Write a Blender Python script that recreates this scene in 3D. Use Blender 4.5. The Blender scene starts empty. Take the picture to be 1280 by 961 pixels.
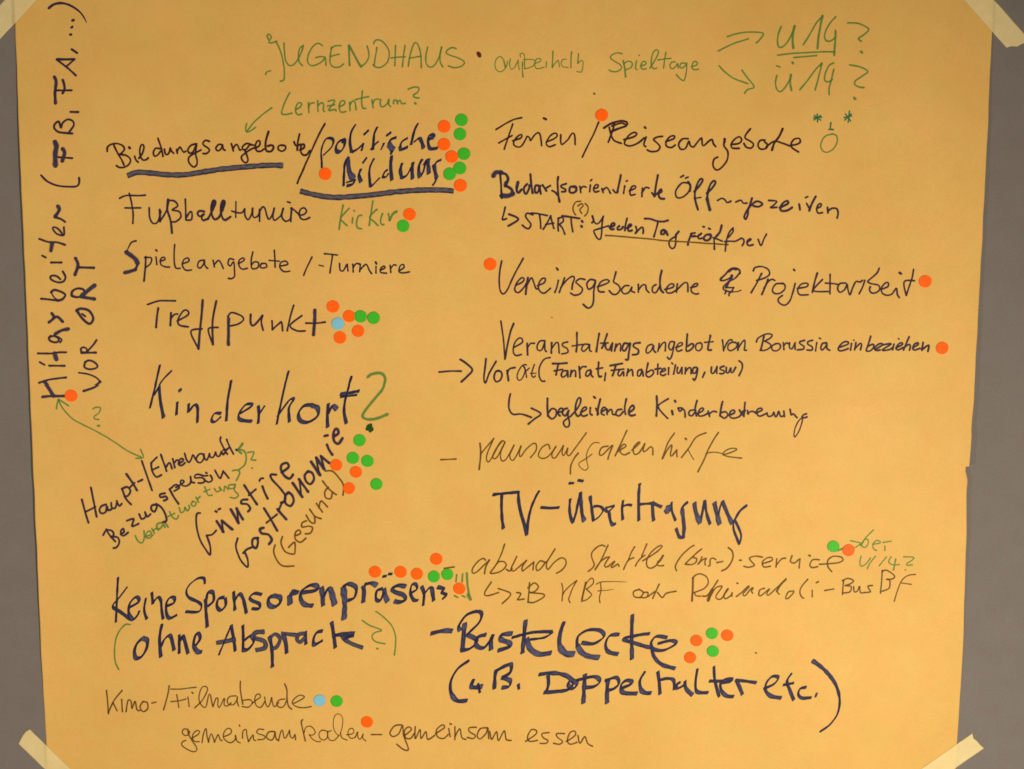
import bpy, math, random
from mathutils import Vector, noise
random.seed(7)
SC = bpy.context.scene
COL = SC.collection

# ------------------------------------------------------------------ camera, light, exposure
DIST = 1.10                       # lens to wall, metres
CAM_Z = 1.50
PITCH = math.atan(0.0826)         # looking slightly down
FPX = 1067.0                      # focal length in pixels of the 1280 px wide photograph
cd = bpy.data.cameras.new('camera'); cam = bpy.data.objects.new('camera', cd); COL.objects.link(cam)
cam.location = (0, -DIST, CAM_Z)
cam.rotation_euler = (math.pi / 2 - PITCH, 0, 0)
cd.sensor_width = 36.0; cd.lens = 36.0 * FPX / 1280.0; cd.clip_start = 0.01; cd.clip_end = 50
SC.camera = cam

world = bpy.data.worlds.new('World'); SC.world = world; world.use_nodes = True
wb = world.node_tree.nodes['Background']
wb.inputs[0].default_value = (1.0, 0.80, 0.60, 1); wb.inputs[1].default_value = 0.12

def area(name, loc, target, size, power, color):
    l = bpy.data.lights.new(name, 'AREA'); l.shape = 'RECTANGLE'; l.size = size[0]; l.size_y = size[1]
    l.energy = power; l.color = color
    o = bpy.data.objects.new(name, l); COL.objects.link(o); o.location = loc
    o.rotation_euler = (Vector(target) - Vector(loc)).to_track_quat('-Z', 'Y').to_euler()
    return o
sl = bpy.data.lights.new('room_lamp', 'SPOT'); sl.energy = 278; sl.color = (0.97, 0.80, 0.58); sl.shadow_soft_size = 0.05
sl.spot_size = math.radians(85); sl.spot_blend = 1.0
so_ = bpy.data.objects.new('room_lamp', sl); COL.objects.link(so_); so_.location = (1.12, -2.15, 0.80)
so_.rotation_euler = (Vector((-0.16, 0, 0.93)) - so_.location).to_track_quat('-Z', 'Y').to_euler()
area('side_lamp', (-1.7, -1.9, 1.1), (0, 0, 1.2), (0.12, 0.12), 17, (1.0, 0.82, 0.6))

vs = SC.view_settings
SC.display_settings.display_device = 'sRGB'
vs.view_transform = 'Standard'; vs.look = 'None'; vs.exposure = 0.0; vs.gamma = 1.0; vs.use_curve_mapping = False
SC.cycles.pixel_filter_type = 'BLACKMAN_HARRIS'; SC.cycles.filter_width = 1.6
SC.cycles.transparent_max_bounces = 24

# ------------------------------------------------------------------ materials
def mat(name):
    m = bpy.data.materials.new(name); m.use_nodes = True
    return m, m.node_tree.nodes, m.node_tree.links, m.node_tree.nodes['Principled BSDF']

def tex(ns, ls, scale, detail=4, rough=0.6, stretch=(1, 1, 1)):
    tc = ns.new('ShaderNodeTexCoord'); mp = ns.new('ShaderNodeMapping'); mp.inputs['Scale'].default_value = stretch
    n = ns.new('ShaderNodeTexNoise'); n.inputs['Scale'].default_value = scale
    n.inputs['Detail'].default_value = detail; n.inputs['Roughness'].default_value = rough
    ls.new(tc.outputs['Object'], mp.inputs[0]); ls.new(mp.outputs[0], n.inputs['Vector'])
    return n

def ramp(ns, ls, src, stops):
    r = ns.new('ShaderNodeValToRGB'); e = r.color_ramp.elements
    while len(e) < len(stops): e.new(0.5)
    for k, (p, c) in enumerate(stops): e[k].position = p; e[k].color = (c[0], c[1], c[2], 1)
    ls.new(src, r.inputs[0]); return r

def mixc(ns, ls, mode, fac, a, b):
    m = ns.new('ShaderNodeMix'); m.data_type = 'RGBA'; m.blend_type = mode; m.inputs[0].default_value = fac
    ls.new(a, m.inputs[6]); ls.new(b, m.inputs[7]); return m.outputs[2]

def kraft():
    m, ns, ls, b = mat('kraft_paper')
    big = ramp(ns, ls, tex(ns, ls, 5, 5, 0.6).outputs[0], [(0.30, (0.60, 0.388, 0.110)), (0.5, (0.63, 0.410, 0.122)), (0.72, (0.665, 0.437, 0.140))])
    mid = ramp(ns, ls, tex(ns, ls, 42, 3, 0.6).outputs[1], [(0.3, (0.975, 0.97, 0.95)), (0.7, (1.02, 1.025, 1.05))])
    hue = ramp(ns, ls, tex(ns, ls, 22, 3, 0.6).outputs[0], [(0.35, (1.025, 0.975, 0.985)), (0.65, (0.982, 1.022, 1.0))])
    fib = ramp(ns, ls, tex(ns, ls, 330, 4, 0.7, (1, 1, 1.8)).outputs[0], [(0.3, (0.94, 0.94, 0.91)), (0.7, (1.05, 1.05, 1.08))])
    c = mixc(ns, ls, 'MULTIPLY', 1, big.outputs[0], mid.outputs[0])
    c = mixc(ns, ls, 'MULTIPLY', 1, c, hue.outputs[0])
    c = mixc(ns, ls, 'MULTIPLY', 1, c, fib.outputs[0])
    ls.new(c, b.inputs['Base Color'])
    b.inputs['Roughness'].default_value = 0.62; b.inputs['Specular IOR Level'].default_value = 0.22
    bp = ns.new('ShaderNodeBump'); bp.inputs['Strength'].default_value = 0.22; bp.inputs['Distance'].default_value = 0.0010
    ls.new(tex(ns, ls, 28, 5, 0.55).outputs[0], bp.inputs['Height'])
    bp2 = ns.new('ShaderNodeBump'); bp2.inputs['Strength'].default_value = 0.25; bp2.inputs['Distance'].default_value = 0.0003
    ls.new(tex(ns, ls, 420, 3, 0.6).outputs[0], bp2.inputs['Height']); ls.new(bp.outputs[0], bp2.inputs['Normal'])
    ls.new(bp2.outputs[0], b.inputs['Normal'])
    return m

def wall_mat():
    m, ns, ls, b = mat('grey_board')
    a = ramp(ns, ls, tex(ns, ls, 30, 5, 0.65).outputs[0], [(0.3, (0.154, 0.148, 0.149)), (0.7, (0.170, 0.162, 0.172))])
    s = ramp(ns, ls, tex(ns, ls, 380, 5, 0.75).outputs[0], [(0.3, (0.90, 0.90, 0.895)), (0.7, (1.10, 1.10, 1.10))])
    h = ramp(ns, ls, tex(ns, ls, 60, 3, 0.6).outputs[0], [(0.35, (1.04, 0.985, 1.02)), (0.65, (0.97, 1.015, 0.97))])
    c = mixc(ns, ls, 'MULTIPLY', 1, a.outputs[0], s.outputs[0]); c = mixc(ns, ls, 'MULTIPLY', 1, c, h.outputs[0])
    ls.new(c, b.inputs['Base Color']); b.inputs['Roughness'].default_value = 0.9; b.inputs['Specular IOR Level'].default_value = 0.15
    bp = ns.new('ShaderNodeBump'); bp.inputs['Strength'].default_value = 0.4; bp.inputs['Distance'].default_value = 0.0006
    ls.new(tex(ns, ls, 700, 4, 0.7).outputs[0], bp.inputs['Height']); ls.new(bp.outputs[0], b.inputs['Normal'])
    return m

def tape_mat():
    m, ns, ls, b = mat('masking_tape')
    a = ramp(ns, ls, tex(ns, ls, 60, 5, 0.6).outputs[0], [(0.3, (0.84, 0.76, 0.43)), (0.7, (0.90, 0.82, 0.50))])
    ls.new(a.outputs[0], b.inputs['Base Color']); b.inputs['Roughness'].default_value = 0.55
    b.inputs['Specular IOR Level'].default_value = 0.25
    bp = ns.new('ShaderNodeBump'); bp.inputs['Strength'].default_value = 0.5; bp.inputs['Distance'].default_value = 0.0004
    ls.new(tex(ns, ls, 420, 3, 0.6).outputs[0], bp.inputs['Height']); ls.new(bp.outputs[0], b.inputs['Normal'])
    tr = ns.new('ShaderNodeBsdfTransparent'); tr.inputs[0].default_value = (1, 0.96, 0.85, 1)
    mx = ns.new('ShaderNodeMixShader'); mx.inputs[0].default_value = 0.44
    ls.new(b.outputs[0], mx.inputs[1]); ls.new(tr.outputs[0], mx.inputs[2])
    ls.new(mx.outputs[0], ns['Material Output'].inputs[0])
    return m

def dot_mat(name, c1, c2):
    m, ns, ls, b = mat(name)
    a = ramp(ns, ls, tex(ns, ls, 260, 3, 0.6).outputs[0], [(0.3, c1), (0.7, c2)])
    ls.new(a.outputs[0], b.inputs['Base Color']); b.inputs['Roughness'].default_value = 0.5
    b.inputs['Specular IOR Level'].default_value = 0.12
    return m

def ink_mat(name, core, edge, alpha, soft=0.45, streak=0.25, skew=0.0, wide=0.0):
    """felt-pen ink: UV x runs across the stroke (0..1), UV y along it in millimetres; wet edges, dry streaks"""
    m, ns, ls, b = mat('ink_' + name)
    uv = ns.new('ShaderNodeUVMap'); sp = ns.new('ShaderNodeSeparateXYZ'); ls.new(uv.outputs[0], sp.inputs[0])
    def mth(op, a, bb=None, cl=False):
        n = ns.new('ShaderNodeMath'); n.operation = op; n.use_clamp = cl
        for k, v in enumerate((a, bb)):
            if v is None: continue
            if isinstance(v, (int, float)): n.inputs[k].default_value = v
            else: ls.new(v, n.inputs[k])
        return n.outputs[0]
    d = mth('ABSOLUTE', mth('SUBTRACT', mth('MULTIPLY', sp.outputs[0], 2.0), 1.0))      # 0 centre, 1 edge
    jag = tex(ns, ls, 900, 3, 0.7).outputs[0]
    d2 = mth('ADD', d, mth('MULTIPLY', mth('SUBTRACT', jag, 0.5), 0.35))
    fall = mth('DIVIDE', mth('SUBTRACT', 1.06, d2), soft, True)
    mpn = ns.new('ShaderNodeCombineXYZ')
    ls.new(mth('MULTIPLY', sp.outputs[0], 4.0), mpn.inputs[0]); ls.new(mth('MULTIPLY', sp.outputs[1], 0.05), mpn.inputs[1])
    st = ns.new('ShaderNodeTexNoise'); st.inputs['Scale'].default_value = 2.2; st.inputs['Detail'].default_value = 4
    ls.new(mpn.outputs[0], st.inputs['Vector'])
    dens = tex(ns, ls, 160, 4, 0.65).outputs[0]
    a = mth('MULTIPLY', alpha, mth('SUBTRACT', 1.0 + streak * 0.5, mth('MULTIPLY', mth('ADD', mth('MULTIPLY', st.outputs[0], 0.55), mth('MULTIPLY', dens, 0.45)), streak)), True)
    a = mth('MULTIPLY', a, fall, True)
    mx = ns.new('ShaderNodeMix'); mx.data_type = 'RGBA'
    e = mth('POWER', d, 2.2, True)
    e = mth('ADD', mth('MULTIPLY', e, 2.0 if name == 'broad' else 1.15), mth('MULTIPLY', mth('SUBTRACT', st.outputs[0], 0.47), 4.2), True)
    if wide:                                            # only where the felt is pressed broad does the ink thin out in the middle
        wa = ns.new('ShaderNodeAttribute'); wa.attribute_name = 'stroke_width'
        e = mth('ADD', e, mth('DIVIDE', mth('SUBTRACT', wide, wa.outputs['Fac']), wide * 0.6, True), True)
    if skew: e = mth('ADD', e, mth('MULTIPLY', mth('SUBTRACT', sp.outputs[0], 0.42), skew), True)
    ls.new(e, mx.inputs[0]); mx.inputs[6].default_value = (*core, 1); mx.inputs[7].default_value = (*edge, 1)
    ls.new(mx.outputs[2], b.inputs['Base Color']); ls.new(a, b.inputs['Alpha'])
    b.inputs['Roughness'].default_value = 0.55; b.inputs['Specular IOR Level'].default_value = 0.15
    return m

M_PAPER = kraft(); M_WALL = wall_mat(); M_TAPE = tape_mat()
M_DOT = {'orange': dot_mat('orange_dot', (0.93, 0.110, 0.003), (0.99, 0.132, 0.005)),
         'green': dot_mat('green_dot', (0.035, 0.42, 0.020), (0.055, 0.46, 0.032)),
         'blue': dot_mat('blue_dot', (0.16, 0.47, 0.72), (0.20, 0.52, 0.78))}
INK = {
    'ink':    ink_mat('ink',    (0.038, 0.034, 0.100), (0.024, 0.013, 0.044), 0.98, 0.60, 0.12, 0.0, 6.0),
    'plum':   ink_mat('plum',   (0.034, 0.010, 0.026), (0.030, 0.008, 0.012), 0.95, 0.50, 0.2),
    'marker': ink_mat('marker', (0.075, 0.085, 0.185), (0.011, 0.011, 0.055), 0.97, 0.35, 0.35, 0.1, 8.0),
    'broad':  ink_mat('broad',  (0.120, 0.115, 0.145), (0.018, 0.017, 0.055), 0.95, 0.18, 0.45, 0.50),
    'wash':   ink_mat('wash',   (0.075, 0.078, 0.135), (0.018, 0.014, 0.045), 0.93, 0.25, 0.5),
    'green':  ink_mat('green',  (0.068, 0.245, 0.062), (0.080, 0.220, 0.038), 0.82, 0.75, 0.6),
    'teal':   ink_mat('teal',   (0.020, 0.170, 0.090), (0.030, 0.150, 0.060), 0.90, 0.55, 0.4),
    'darkgreen': ink_mat('darkgreen', (0.012, 0.070, 0.008), (0.012, 0.060, 0.006), 0.95, 0.4, 0.2),
    'olive':  ink_mat('olive',  (0.110, 0.058, 0.008), (0.130, 0.064, 0.007), 0.90, 0.70, 0.4),
    'brown':  ink_mat('brown',  (0.065, 0.034, 0.014), (0.085, 0.040, 0.012), 0.80, 0.80, 0.5),
    'red':    ink_mat('red',    (0.110, 0.014, 0.012), (0.120, 0.018, 0.010), 0.93, 0.5, 0.3),
}

# ------------------------------------------------------------------ from the photograph's pixels to the wall
CP, SP = math.cos(PITCH), math.sin(PITCH)
def ray(px, py):
    u = px - 640.0; v = py - 480.5
    return Vector((u, FPX * CP - v * SP, -(FPX * SP + v * CP)))      # x, y (into wall), z
def hit(px, py, h=0.0):
    """point of the wall-parallel plane h metres in front of the wall"""
    r = ray(px, py); t = (DIST - h) / r.y
    return r.x * t, CAM_Z + r.z * t

LEFT = [(-60, 15.0), (0, 17.0), (50, 19), (150, 22.5), (240, 26.2), (345, 31), (450, 35.3), (600, 41.4), (700, 46), (811, 50.5), (925, 57), (1000, 60)]
RIGHT = [(-60, 1243.5), (0, 1241.8), (38, 1241), (84, 1238.6), (150, 1236), (310, 1228), (400, 1223), (500, 1218), (560, 1212.6), (581.5, 1210.8), (583, 1208.4), (589, 1208.0), (598, 1209.6), (620, 1208.8), (660, 1209), (740, 1206.5), (811, 1204.5), (927, 1197), (1000, 1193)]
TOP, BOTTOM = -24.0, 984.0
def interp(tab, y):
    for (a, xa), (b, xb) in zip(tab, tab[1:]):
        if y <= b: return xa + (xb - xa) * (y - a) / (b - a)
    return tab[-1][1]
X0, X1 = -0.655, 0.66
def paper_h(x, z):
    """distance of the taped sheet from the wall: soft bulges, slack edges, pulled flat at the taped corners"""
    u = max(0.0, min(1.0, (x + 0.63) / 1.26)); v = max(0.0, min(1.0, (z - 0.88) / 1.10))
    n = noise.noise(Vector((x * 2.1 + 3.3, z * 1.3, 0.4))) * 0.0042 + noise.noise(Vector((x * 5.5, z * 3.2, 7.7))) * 0.0030
    n += noise.noise(Vector((x * 16.0, z * 5.0, 2.2))) * 0.00045
    # a long, soft diagonal buckle towards each taped corner
    for (ax, az, bx, bz, w, a) in ((-0.60, 0.86, 0.05, 1.22, 0.035, 0.0016), (0.58, 0.87, 0.10, 1.30, 0.035, 0.0015), (0.62, 1.98, 0.2, 1.55, 0.04, 0.0014), (0.56, 0.95, 0.60, 1.55, 0.018, 0.0014), (0.1, 1.335, 0.6, 1.40, 0.014, 0.0008)):
        dx, dz = bx - ax, bz - az; L2 = dx * dx + dz * dz
        t = max(0, min(1, ((x - ax) * dx + (z - az) * dz) / L2)); d = math.hypot(x - ax - t * dx, z - az - t * dz)
        n += a * math.exp(-(d / w) ** 2) * math.sin(math.pi * t)
    h = 0.0055 + n
    edge = min(u, 1 - u)
    h += 0.0050 * math.exp(-edge / 0.022)
    corner = min(math.hypot(u, 0.6 * v), math.hypot(1 - u, 0.6 * v), math.hypot(u, 0.6 * (1 - v)), math.hypot(1 - u, 0.6 * (1 - v)))
    k = min(1.0, corner / 0.20); k = k * k * (3 - 2 * k)
    return 0.0006 + max(0.0, h - 0.0006) * k
def on_paper(px, py, lift=0.0):
    h = 0.004
    for _ in range(3):
        x, z = hit(px, py, h); h = paper_h(x, z) + lift
    x, z = hit(px, py, h)
    return (x, -h, z)

def link(name, verts, faces, material, parent=None, smooth=True, uvs=None):
    me = bpy.data.meshes.new(name); me.from_pydata(verts, [], faces); me.materials.append(material)
    if smooth: me.polygons.foreach_set('use_smooth', [True] * len(me.polygons))
    if uvs:
        lay = me.uv_layers.new(name='UVMap'); li = 0
        buf = []
        for f in faces:
            for v in f: buf += uvs[v]
        lay.data.foreach_set('uv', buf)
    me.update()
    o = bpy.data.objects.new(name, me); COL.objects.link(o)
    if parent: o.parent = parent; o.matrix_parent_inverse.identity()
    return o

# ------------------------------------------------------------------ the wall: one flat grey board
wall = link('wall', [(-3, 0, -0.0), (3, 0, -0.0), (3, 0, 2.9), (-3, 0, 2.9)], [(0, 1, 2, 3)], M_WALL, smooth=False)
wall['kind'] = 'structure'

# ------------------------------------------------------------------ the sheet of kraft paper
rows = sorted(set([TOP + (BOTTOM - TOP) * k / 210 for k in range(211)] + [578, 580, 581.5, 582.2, 583, 584.5, 586, 589, 592, 595, 598, 602]))
TS = sorted([k / 228 for k in range(229)] + [0.0006, 0.0013, 0.002, 0.0028, 0.9993, 0.9986, 0.998]); NC = len(TS) - 1
pv, pf = [], []
for py in rows:
    xl, xr = interp(LEFT, py), interp(RIGHT, py)
    xl += noise.noise(Vector((py * 0.03, 1.1, 0))) * 0.7; xr += noise.noise(Vector((py * 0.035, 9.1, 0))) * 0.5
    for c in range(NC + 1):
        t = TS[c]
        x, y, z = on_paper(xl + (xr - xl) * t, py)
        dl = (xr - xl) * t; dr = (xr - xl) * (1 - t)       # both long edges bend a little back towards the wall
        if dl < 1.2: y += 0.0009 * (1 - dl / 1.2)
        if dr < 1.0 and not 540 < py < 606: y += 0.0012 * (1 - dr / 1.0)
        if t > 0.985:                                   # the torn lip at the right edge stands off and the part below curls in
            e = (t - 0.985) / 0.015
            if 520 < py < 583: y -= 0.0016 * e * e * math.sin(math.pi * min(1, (py - 520) / 63) * 0.5)
            elif 583 <= py < 606: y += 0.0024 * e * e * (1 - (py - 583) / 23)
        pv.append((x, y, z))
R = len(rows)
for r in range(R - 1):
    for c in range(NC):
        a = r * (NC + 1) + c
        pf.append((a, a + NC + 1, a + NC + 2, a + 1))
sheet = link('paper_sheet', pv, pf, M_PAPER)
so = sheet.modifiers.new('thickness', 'SOLIDIFY'); so.thickness = 0.00022; so.offset = -1
sheet['label'] = 'large brown kraft paper sheet covered in German handwriting, taped to the grey wall'
sheet['category'] = 'poster'

# ------------------------------------------------------------------ handwriting
PEN = {'ink': 'navy felt pen', 'plum': 'dark plum felt pen', 'marker': 'blue marker', 'broad': 'broad greyish blue marker', 'wash': 'streaky blue marker',
       'green': 'green felt pen', 'teal': 'blue-green felt pen', 'darkgreen': 'dark green marker', 'olive': 'thin brown-olive pen', 'brown': 'thin brown pen', 'red': 'dark red pen'}
KIND = {'>': ('arrow', 'arrow'), '_': ('underline', 'underline'), '*': ('doodle', 'doodle'), '.': ('ink_dot', 'dot'), '/': ('slash', 'slash'), '-': ('dash', 'dash')}
state = {'line': -1, 'q': [], 'label': ''}
def LINE(label, texts):
    state['line'] += 1; state['q'] = texts.split('|'); state['label'] = label

def smooth_path(p):
    """Catmull-Rom through the points, resampled to about one pixel"""
    if len(p) == 1: p = [p[0], (p[0][0] + 0.01, p[0][1])]
    q = [p[0]] + p + [p[-1]]; out = []
    for i in range(1, len(q) - 2):
        p0, p1, p2, p3 = q[i - 1], q[i], q[i + 1], q[i + 2]
        L = math.dist(p1, p2); n = max(1, int(L / 0.9))
        for k in range(n):
            t = k / n; t2 = t * t; t3 = t2 * t
            out.append(tuple(0.5 * (2 * p1[j] + (p2[j] - p0[j]) * t + (2 * p0[j] - 5 * p1[j] + 4 * p2[j] - p3[j]) * t2 + (3 * p1[j] - p0[j] - 3 * p2[j] + p3[j]) * t3) for j in (0, 1)))
    out.append(p[-1]); return out

def W(pen, width, ox, oy, sc, text):
    verts, faces, uvs, wid = [], [], [], []
    base = 0.00012 + (state['line'] % 9) * 0.000012
    for si, s in enumerate(text.split(';')):
        tok = s.split(); w = width; taper = False
        while tok and ',' not in tok[0]:
            if tok[0] == 't': taper = True
            elif tok[0] == '@': ox, oy, sc = float(tok[1]), float(tok[2]), float(tok[3]); tok = tok[3:]
            else: w = float(tok[0][1:])
            tok.pop(0)
        pts = [tuple(float(v) for v in t.split(',')) for t in tok]
        pts = [(ox + a / sc, oy + b / sc) for a, b in pts]
        w = w / sc * WSCALE.get(pen, 1.0)
        # a hand never draws quite straight: shaky by a fraction of a pixel
        path = smooth_path(pts); n = len(path)
        tan = []
        for i in range(n):
            a, b = path[max(0, i - 1)], path[min(n - 1, i + 1)]
            d = math.dist(a, b) or 1; tan.append(((b[0] - a[0]) / d, (b[1] - a[1]) / d))
        seq = []; r = w / 2                             # round nib: three short cap rows at each end
        chisel = pen == 'marker'; flat = pen in ('broad', 'wash', 'marker')
        cap = ((1.0, 0.06), (0.9, 0.50), (0.55, 0.86)) if not flat else ((0.35, 0.75), (0.2, 0.94), (0.1, 0.98))
        for o_, k_ in cap: seq.append((path[0][0] - tan[0][0] * r * o_, path[0][1] - tan[0][1] * r * o_, tan[0], k_))
        s0 = random.random() * 50
        for i in range(n):
            k_ = 1 + (0.30 if pen in ('marker', 'wash') else 0.18) * noise.noise(Vector((s0 + i * 0.13, 0, 0))) + 0.05 * noise.noise(Vector((s0, i * 0.6, 0)))
            # slower at the ends of a stroke, quicker and thinner in the middle of long ones
            if (not flat or chisel) and n > 8: k_ *= 1.07 - 0.14 * math.sin(math.pi * i / (n - 1))
            if taper: k_ *= 1.1 - 0.75 * (i / (n - 1)) ** 3
            seq.append((path[i][0], path[i][1], tan[i], k_))
        kend = 0.35 if taper else 1.0
        for o_, k_ in reversed(cap): seq.append((path[-1][0] + tan[-1][0] * r * o_, path[-1][1] + tan[-1][1] * r * o_, tan[-1], k_ * kend))
        lift = base + si * 4e-6; v0 = len(verts)
        m = len(seq)
        for i, (x, y, t, k_) in enumerate(seq):
            nx, ny = -t[1], t[0]; hw = r * k_
            if 3 <= i < m - 3:
                jx = noise.noise(Vector((s0 + i * 0.09, 5.5, 0))) * 0.22; x += nx * jx; y += ny * jx
            ax, ay, kw = nx, ny, 1.0
            if chisel:                                  # slanted felt edge: thin up to the right, broad down to the right
                dn = nx * NIB[0] + ny * NIB[1]
                ax, ay = nx * 0.62 + NIB[0] * 0.96 * dn, ny * 0.62 + NIB[1] * 0.96 * dn; kw = 0.62 + 0.96 * dn * dn
            for sgn, u in ((-1, 0.0), (1, 1.0)):
                verts.append(on_paper(x + ax * hw * sgn, y + ay * hw * sgn, lift + i * 2.5e-7)); uvs.append((u, i + s0)); wid.append(2 * hw * kw)
        for i in range(m - 1):
            a = v0 + 2 * i; f = (a, a + 2, a + 3, a + 1)
            faces.append(f)
    txt = state['q'].pop(0)
    name, what = KIND.get(txt, ('written_word', None))
    o = link(name, verts, faces, INK[pen], sheet, smooth=False, uvs=uvs)
    o.data.attributes.new('stroke_width', 'FLOAT', 'POINT').data.foreach_set('value', wid)
    o['label'] = '%s %s' % (PEN[pen], what) if what else '%s word reading %s' % (PEN[pen], txt)
NIB = (math.cos(math.radians(52)), -math.sin(math.radians(52)))
WSCALE = {'green': 1.42, 'teal': 1.35, 'olive': 1.38, 'brown': 1.46, 'ink': 1.32, 'plum': 1.32, 'marker': 1.32, 'wash': 1.15}
# ---- handwriting, traced as pen strokes. LINE(label) opens a written line; W(pen, width, ox, oy, scale, strokes) one word of it
LINE('green felt pen heading reading JUGENDHAUS, outside match days', '''JUGENDHAUS|.|außerhalb|Spieltage|.|.|.|.''')
W('green',7,320,20,4,"62,118 55,102 62,93 72,98 76,108 70,122 64,134 78,136 104,128; 100,132 115,160 130,205 140,260 142,300 138,322 122,328; 48,294 54,282 72,276; 140,138 142,180 148,225 165,248 188,245 212,215 230,175 236,150; 236,150 218,165 212,200 216,232 232,250; 332,150 310,138 285,155 262,195 258,230 275,250 305,245 335,225 345,208; 300,210 325,205 345,212 350,248; 424,150 395,152 376,165; 378,158 372,200 370,235 385,256 415,258 438,242; 372,205 395,198 415,194; w9 468,248 466,200 464,150; w10 466,150 490,195 515,240 525,255; 525,255 550,235 565,205 562,175 555,152; 604,160 598,200 590,250; 588,140 600,122 630,128 660,165 666,200 655,235 625,258 600,258 586,246; 698,150 696,200 694,250; 676,212 710,208 745,206; 745,150 738,200 732,256; 762,252 770,200 785,150 798,135 812,150 825,200 826,260; 768,212 795,208 822,204; 858,158 850,200 850,235 865,256 890,250 915,210 928,158; 928,158 920,200 922,235 934,256; 1000,165 980,160 958,172 952,188 975,200 1010,212 1038,228 1040,242 1020,256 990,260 962,252")
W('red',22,320,20,4,"1112,190 1117,200; w10 1108,184 1122,192")
W('green',12.5,610,60,9.846,"185,140 150,110 105,140 85,200 100,270 150,298 200,270 230,220 240,170; w18 195,160 215,240; 275,140 265,200 280,265 320,250 350,200 372,155; 372,155 375,210 385,270; w16 425,180 422,270 432,360; 400,110 395,80 425,70 450,100 450,190 455,260; 440,150 520,145 580,160 560,220 500,250 450,260; 570,200 640,170 650,140 610,135 580,170 575,215 600,260 660,250 690,240; 720,175 715,245; w16 800,45 795,130 790,245; 795,240 830,190 865,160 880,235; 960,145 920,150 900,190 920,235 960,240 985,245; w16 1028,55 1020,150 1020,245; w15 1115,75 1110,140 1105,195; 1105,195 1150,160 1170,180 1165,250 1150,300 1095,295")
W('green',6.5,600,20,4,"710,190 690,186 664,194 652,210 670,226 700,244 708,262 690,278 664,280 646,272; w8 716,226 724,262 728,306; 720,240 740,228 760,236 756,258 730,270; 782,226 778,262 784,270; 804,252 828,244 828,230 812,232 804,252 812,268 830,266; 850,262 880,215 892,180 878,172 862,195 856,240 866,264 884,262; 930,184 922,230 918,262; 890,222 930,216 954,214; 976,232 958,234 950,252 960,266 978,256 988,240 992,262; 1024,238 1006,238 1000,256 1012,262 1028,248 1034,236 1032,280 1022,322 1004,318 982,296; 1058,256 1084,246 1084,232 1068,232 1060,256 1070,270 1092,268")
W('red',6,600,20,4,"795,198 797,200")
W('brown',8,600,20,4,"570,390 573,392")
W('brown',6,600,310,5,"448,436 451,437")
W('brown',8,900,780,4.57,"204,161 207,163")
LINE('two green arrows forking to the age notes', '''>|>''')
W('green',8.5,880,10,4.804,"140,174 190,158 250,148 320,148 356,156 340,186 314,212; 86,260 130,238 190,212 266,188")
W('green',8.5,880,10,4.804,"92,350 130,390 180,425 262,456; 228,376 262,422 300,476 262,492 244,514")
LINE('green age note reading U14? with a double underline', '''U14|?|_''')
W('green',9,880,10,4.804,"464,114 446,160 442,210 452,238 478,232 508,196 530,150 544,112; w13 544,112 534,160 532,205 536,242; 596,222 630,170 670,100 712,50; w12 712,50 700,110 688,180 682,244; 790,56 760,90 736,130 724,170 734,198 760,200 790,178; w11 790,140 788,200 782,284")
W('green',9,880,10,4.804,"864,92 920,94 965,110 990,132 962,162 928,186 944,202; w14 944,266 948,269")
W('green',9,880,10,4.804,"444,286 520,276 620,270 700,266 784,266; 540,300 600,294 676,288")
LINE('green age note reading Ü14?', '''Ü14|?''')
W('green',9,880,10,4.804,"436,350 456,356; w13 532,330 534,334; 438,408 430,450 438,490 460,504 490,476 515,430 522,404; w11 522,404 518,450 526,496; 576,492 620,440 664,380 708,334; 708,334 695,390 680,450 668,494; 778,332 750,350 728,400 726,436 746,446 770,432; 780,372 766,430 752,480 752,522")
W('green',9,880,10,4.804,"876,344 930,354 984,382 950,412 910,440 906,462 930,476 960,480; w15 904,544 907,547")
LINE('green doodle of an Ö with two stars', '''*|*|*''')
W('teal',8,880,10,4.804,"660,662 706,658; 680,640 682,686; 662,674 700,648; 664,648 700,676")
W('teal',8,880,10,4.804,"842,660 886,650; 874,622 866,688; 850,640 880,680; 884,640 846,675; w9 762,692 760,728 776,732; 750,732 776,733")
W('green',8,880,10,4.804,"770,758 725,775 702,820 712,858 742,868 780,845 800,805 796,770 770,758")
LINE('green note reading Lernzentrum? with an arrow', '''Lernzentrum?|>''')
W('green',7.5,320,20,4,"168,386 150,420 134,460 128,490 150,494 180,488; 200,470 222,456 228,440 212,436 200,455 198,480 210,496 228,492; 262,436 264,484; 262,460 272,440 290,436; 308,426 310,478; 310,450 328,436 338,446 336,472 342,480; 362,428 388,422 392,430 372,460 364,474 395,470 400,476; 358,452 392,446; 418,456 442,442 440,426 424,430 416,456 424,482 448,480; 468,434 470,474; 470,446 484,426 496,436 500,470; 532,378 528,430 534,462 548,464; 498,420 530,412 562,406; 580,422 586,460; 584,440 596,420 612,418; 622,420 622,448 636,456 656,440 664,420; 664,420 664,446 672,454; 688,440 690,424 702,424 708,440; 708,432 720,424 728,440 746,438; 762,368 790,358 814,362 808,382 788,398 796,410 814,412; w10 796,438 798,440")
W('green',9,120,112,5,"1098,116 1040,160 985,210 945,262; 942,216 936,240 940,266 960,264 996,240")
LINE('navy felt pen line reading Bildungsangebote', '''Bildungsange-bo|te|_''')
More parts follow.
